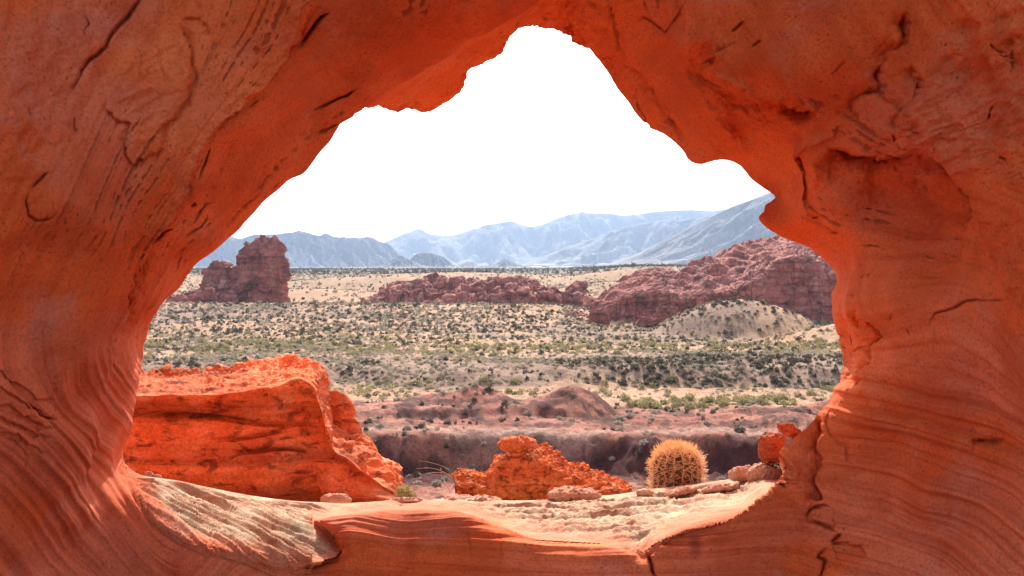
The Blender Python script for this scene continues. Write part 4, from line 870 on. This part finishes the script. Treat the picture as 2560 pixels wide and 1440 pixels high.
rg = np.random.default_rng(11)
plants = []   # kind, x, Y, z, width
def scatter(kind, n, Ya, Yb, wlo, whi, dens, pxa=20, pxb=2480):
    n = int(n * 1.3)
    # even in ground area seen through the opening
    Y = np.sqrt(rg.uniform(Ya ** 2, Yb ** 2, n)); px = rg.uniform(pxa, pxb, n); x = (px - 1280) / F * Y
    k = dens(x, Y) > rg.random(n); x, Y = x[k], Y[k]; w = rg.uniform(wlo, whi, len(x)) * (0.75 + 0.5 * rg.random(len(x)))
    z = terrain_z(x, Y) - w * .05
    for a_ in zip([kind] * len(x), x, Y, z, w): plants.append(a_)
cl = lambda x, Y, s, sd_: sstep(fbm(xyz(x / s, Y / s, 0.4), 3, seed=sd_), -.2, .3)
scatter('grey', 620, 100, 150, .4, 1.1, lambda x, Y: .2 + .7 * cl(x, Y, 14, 201))
scatter('dark', 504, 104, 152, 0.36, 0.96, lambda x, Y: .25 + .6 * cl(x, Y, 14, 202))
scatter('grey', 1100, 150, 166, .4, .9, lambda x, Y: .15 + .5 * cl(x, Y, 9, 203))
scatter('yellow', 260, 143, 168, .9, 1.6, lambda x, Y: .15 + .75 * cl(x, Y, 9, 204))
scatter('yellow', 260, 141, 150, .9, 1.9, lambda x, Y: .9 * sstep(x / Y, .1, .13) * (1 - sstep(x / Y, .26, .3)))
scatter('grey', 6000, 164, 212, .45, 1.0, lambda x, Y: .2 + .7 * cl(x, Y, 18, 205))
scatter('dark', 3740, 165, 192, 0.48, 1.09, lambda x, Y: (.15 + .85 * sstep(x / Y, .02, .12)) * (.3 + .7 * cl(x, Y, 12, 206)))
scatter('dark', 510, 163, 190, 0.61, 1.22, lambda x, Y: (1 - sstep(x / Y, -.28, -.2)) * 1.0)
scatter('yellow', 6000, 185, 290, .8, 1.7, lambda x, Y: np.exp(-((Y - 228 - 26 * fbm(xyz(x / 50, 0 * x, 0.5), 3, seed=220)) / 15) ** 2) * (.15 + .85 * cl(x, Y, 13, 207)) * .9 + .06)
scatter('grey', 6500, 205, 300, .5, 1.1, lambda x, Y: .25 + .6 * cl(x, Y, 30, 208))
scatter('dark', 2550, 205, 300, 0.75, 1.36, lambda x, Y: .25 + .3 * cl(x, Y, 26, 209))
scatter('grey', 8000, 300, 395, .7, 1.4, lambda x, Y: .3 + .5 * cl(x, Y, 34, 210))
scatter('dark', 6120, 290, 395, 0.54, 1.43, lambda x, Y: .35 + .3 * cl(x, Y, 34, 211))
scatter('yellow', 400, 300, 345, 1.2, 2.2, lambda x, Y: sstep(x / Y, .06, .1) * cl(x, Y, 20, 212))
scatter('grey', 12000, 395, 900, 1.0, 2.2, lambda x, Y: .6 * cl(x, Y, 80, 213))
scatter('dark', 10200, 395, 900, 0.68, 1.63, lambda x, Y: .15 + .5 * cl(x, Y, 70, 214))
scatter('dark', 10800, 860, 2200, 1.60, 3.68, lambda x, Y: .2 + .5 * cl(x, Y, 150, 215))
protos = {k: [leafy(rg, 150, v['flat'], v['size'] * .75, v['up'], v['shell']) for _ in range(5)] for k, v in KIND.items()}
lows = {k: [leafy(rg, 34, v['flat'], v['size'] * 1.35, v['up'], v['shell']) for _ in range(12)] for k, v in KIND.items()}
vlow = {k: [leafy(rg, 14, v['flat'], v['size'] * 2.1, v['up'], v['shell']) for _ in range(12)] for k, v in KIND.items()}
LBL = {'grey': ('rounded pale grey desert shrub', 'desert_shrub', 'shrub'), 'dark': ('dark green desert bush', 'desert_bush', 'bush'), 'yellow': ('yellow-green desert bush', 'creosote_bush', 'bush')}
for kind in KIND:
    L = [p for p in plants if p[0] == kind]; L.sort(key=lambda p: -p[4] / p[2])
    # nearest / largest in view as individuals
    inv = [p for p in L if 345 < 1280 + F * p[1] / p[2] < 2095 and not (1280 + F * p[1] / p[2] < 1000 and p[2] < 165)]
    near = inv[:290]; ids = set(map(id, near)); rest = [p for p in L if id(p) not in ids]
    mes = []
    for k_, (V, Fc) in enumerate(protos[kind]):
        o = mesh_from(LBL[kind][1], V, faces3=Fc, smooth=False, mat=KIND[kind]['mat'], origin=(0, 0, 0)); mes.append(o.data); bpy.data.objects.remove(o)
    for k_, (_, x, Y, z, w) in enumerate(near):
        o = bpy.data.objects.new(LBL[kind][1], mes[k_ % 5]); SC.collection.objects.link(o)
        hgt = w * rg.uniform(.85, 1.2); o.location = (x, Y, z); o.scale = (w, w, hgt); o.rotation_euler = (0, 0, rg.uniform(0, 6.28))
        zone = 'on the red badland floor' if Y < 143 else ('on the sandy flat beyond the red mounds' if Y < 164 else 'on the shrub-covered slope beyond the sandy flat')
        tag(o, LBL[kind][0] + ' growing ' + zone, LBL[kind][2], LBL[kind][0] + 's ' + zone)
    VV = []; n = 0
    for (_, x, Y, z, w) in rest:
        V, _f = (lows if Y < 400 else vlow)[kind][rg.integers(12)]
        a = rg.uniform(0, 6.28); ca_, sa_ = math.cos(a), math.sin(a)
        VV.append(np.stack([x + w * (V[:, 0] * ca_ - V[:, 1] * sa_), Y + w * (V[:, 0] * sa_ + V[:, 1] * ca_), z + w * V[:, 2]], -1))
    V = np.concatenate(VV)
    o = mesh_from('scrub', V, faces3=np.arange(len(V)).reshape(-1, 3), smooth=False, mat=KIND[kind]['mat'])
    tag(o, {'grey': 'countless pale grey shrubs dotting the valley', 'dark': 'countless dark green bushes dotting the valley', 'yellow': 'yellow-green brush in a band across the valley'}[kind], 'shrubs', kind='stuff')
print('shrubs', len(plants), time.time() - T0)

# dry stems and a small yellow plant just beyond the ledge
def tube(pts, r0, r1, n=4):
    pts = np.array(pts, float); V = []; Fc = []
    for i, p in enumerate(pts):
        d = pts[min(i + 1, len(pts) - 1)] - pts[max(i - 1, 0)]; d /= np.linalg.norm(d); a = np.cross(d, [0.2, 0.9, 0.3]); a /= np.linalg.norm(a); b_ = np.cross(d, a)
        r = r0 + (r1 - r0) * i / (len(pts) - 1)
        for k in range(n): t = 2 * math.pi * k / n; V.append(p + (a * math.cos(t) + b_ * math.sin(t)) * r)
    for i in range(len(pts) - 1):
        for k in range(n): Fc.append((i * n + k, i * n + (k + 1) % n, (i + 1) * n + (k + 1) % n, (i + 1) * n + k))
    return np.array(V), np.array(Fc)
m, nt, b = new_mat('dry_stem'); b.inputs['Base Color'].default_value = (0.50, 0.38, 0.24, 1); b.inputs['Roughness'].default_value = .8
VV, FF, n = [], [], 0
for line in [[(1128, 1240), (1118, 1215), (1105, 1190), (1102, 1170)], [(1150, 1215), (1135, 1190), (1112, 1168), (1070, 1155), (1045, 1152)], [(1150, 1215), (1120, 1185), (1085, 1182), (1050, 1186)], [(1145, 1205), (1110, 1180), (1075, 1170), (1040, 1172)], [(1128, 1240), (1130, 1215), (1122, 1195)]]:
    xy = catmull(line, np.linspace(0, len(line) - 1, 14)); V, Fc = tube(P(xy[:, 0], xy[:, 1], 6.75 + .05 * np.sin(np.arange(14))), .0022, .0011)
    VV.append(V); FF.append(Fc + n); n += len(V)
o = mesh_from('dry_grass', np.concatenate(VV), np.concatenate(FF), mat=m); tag(o, 'thin dry bent stalks left of the craggy rock', 'dry grass')
V, Fc = leafy(np.random.default_rng(4), 420, 1.0, .07, .05, .2)
pb = P(1012, 1244, 8.2); o = mesh_from('desert_plant', V * .20 + pb, faces3=Fc, smooth=False, mat=KIND['yellow']['mat']); tag(o, 'small bright yellow plant at the right foot of the huge boulder', 'plant')

# ------------------------------------------------------------------ haze
HZ = 0.000066
bm = [(-9000, -300, -60), (9000, -300, -60), (9000, 14500, -60), (-9000, 14500, -60), (-9000, -300, 1150), (9000, -300, 1150), (9000, 14500, 1150), (-9000, 14500, 1150)]
m = bpy.data.materials.new('haze_air'); m.use_nodes = True; nt = m.node_tree; nt.nodes.remove(nt.nodes['Principled BSDF'])
pv = nt.nodes.new('ShaderNodeVolumePrincipled'); pv.inputs['Density'].default_value = HZ; pv.inputs['Color'].default_value = (0.54, 0.71, 1.0, 1); pv.inputs['Anisotropy'].default_value = 0.2
nt.links.new(pv.outputs[0], nt.nodes['Material Output'].inputs['Volume'])
o = mesh_from('haze', np.array(bm, float), [(0, 3, 2, 1), (4, 5, 6, 7), (0, 1, 5, 4), (1, 2, 6, 5), (2, 3, 7, 6), (3, 0, 4, 7)], smooth=False, mat=m)
tag(o, 'pale blue haze over the distant mountains', kind='stuff')
print('done', time.time() - T0)
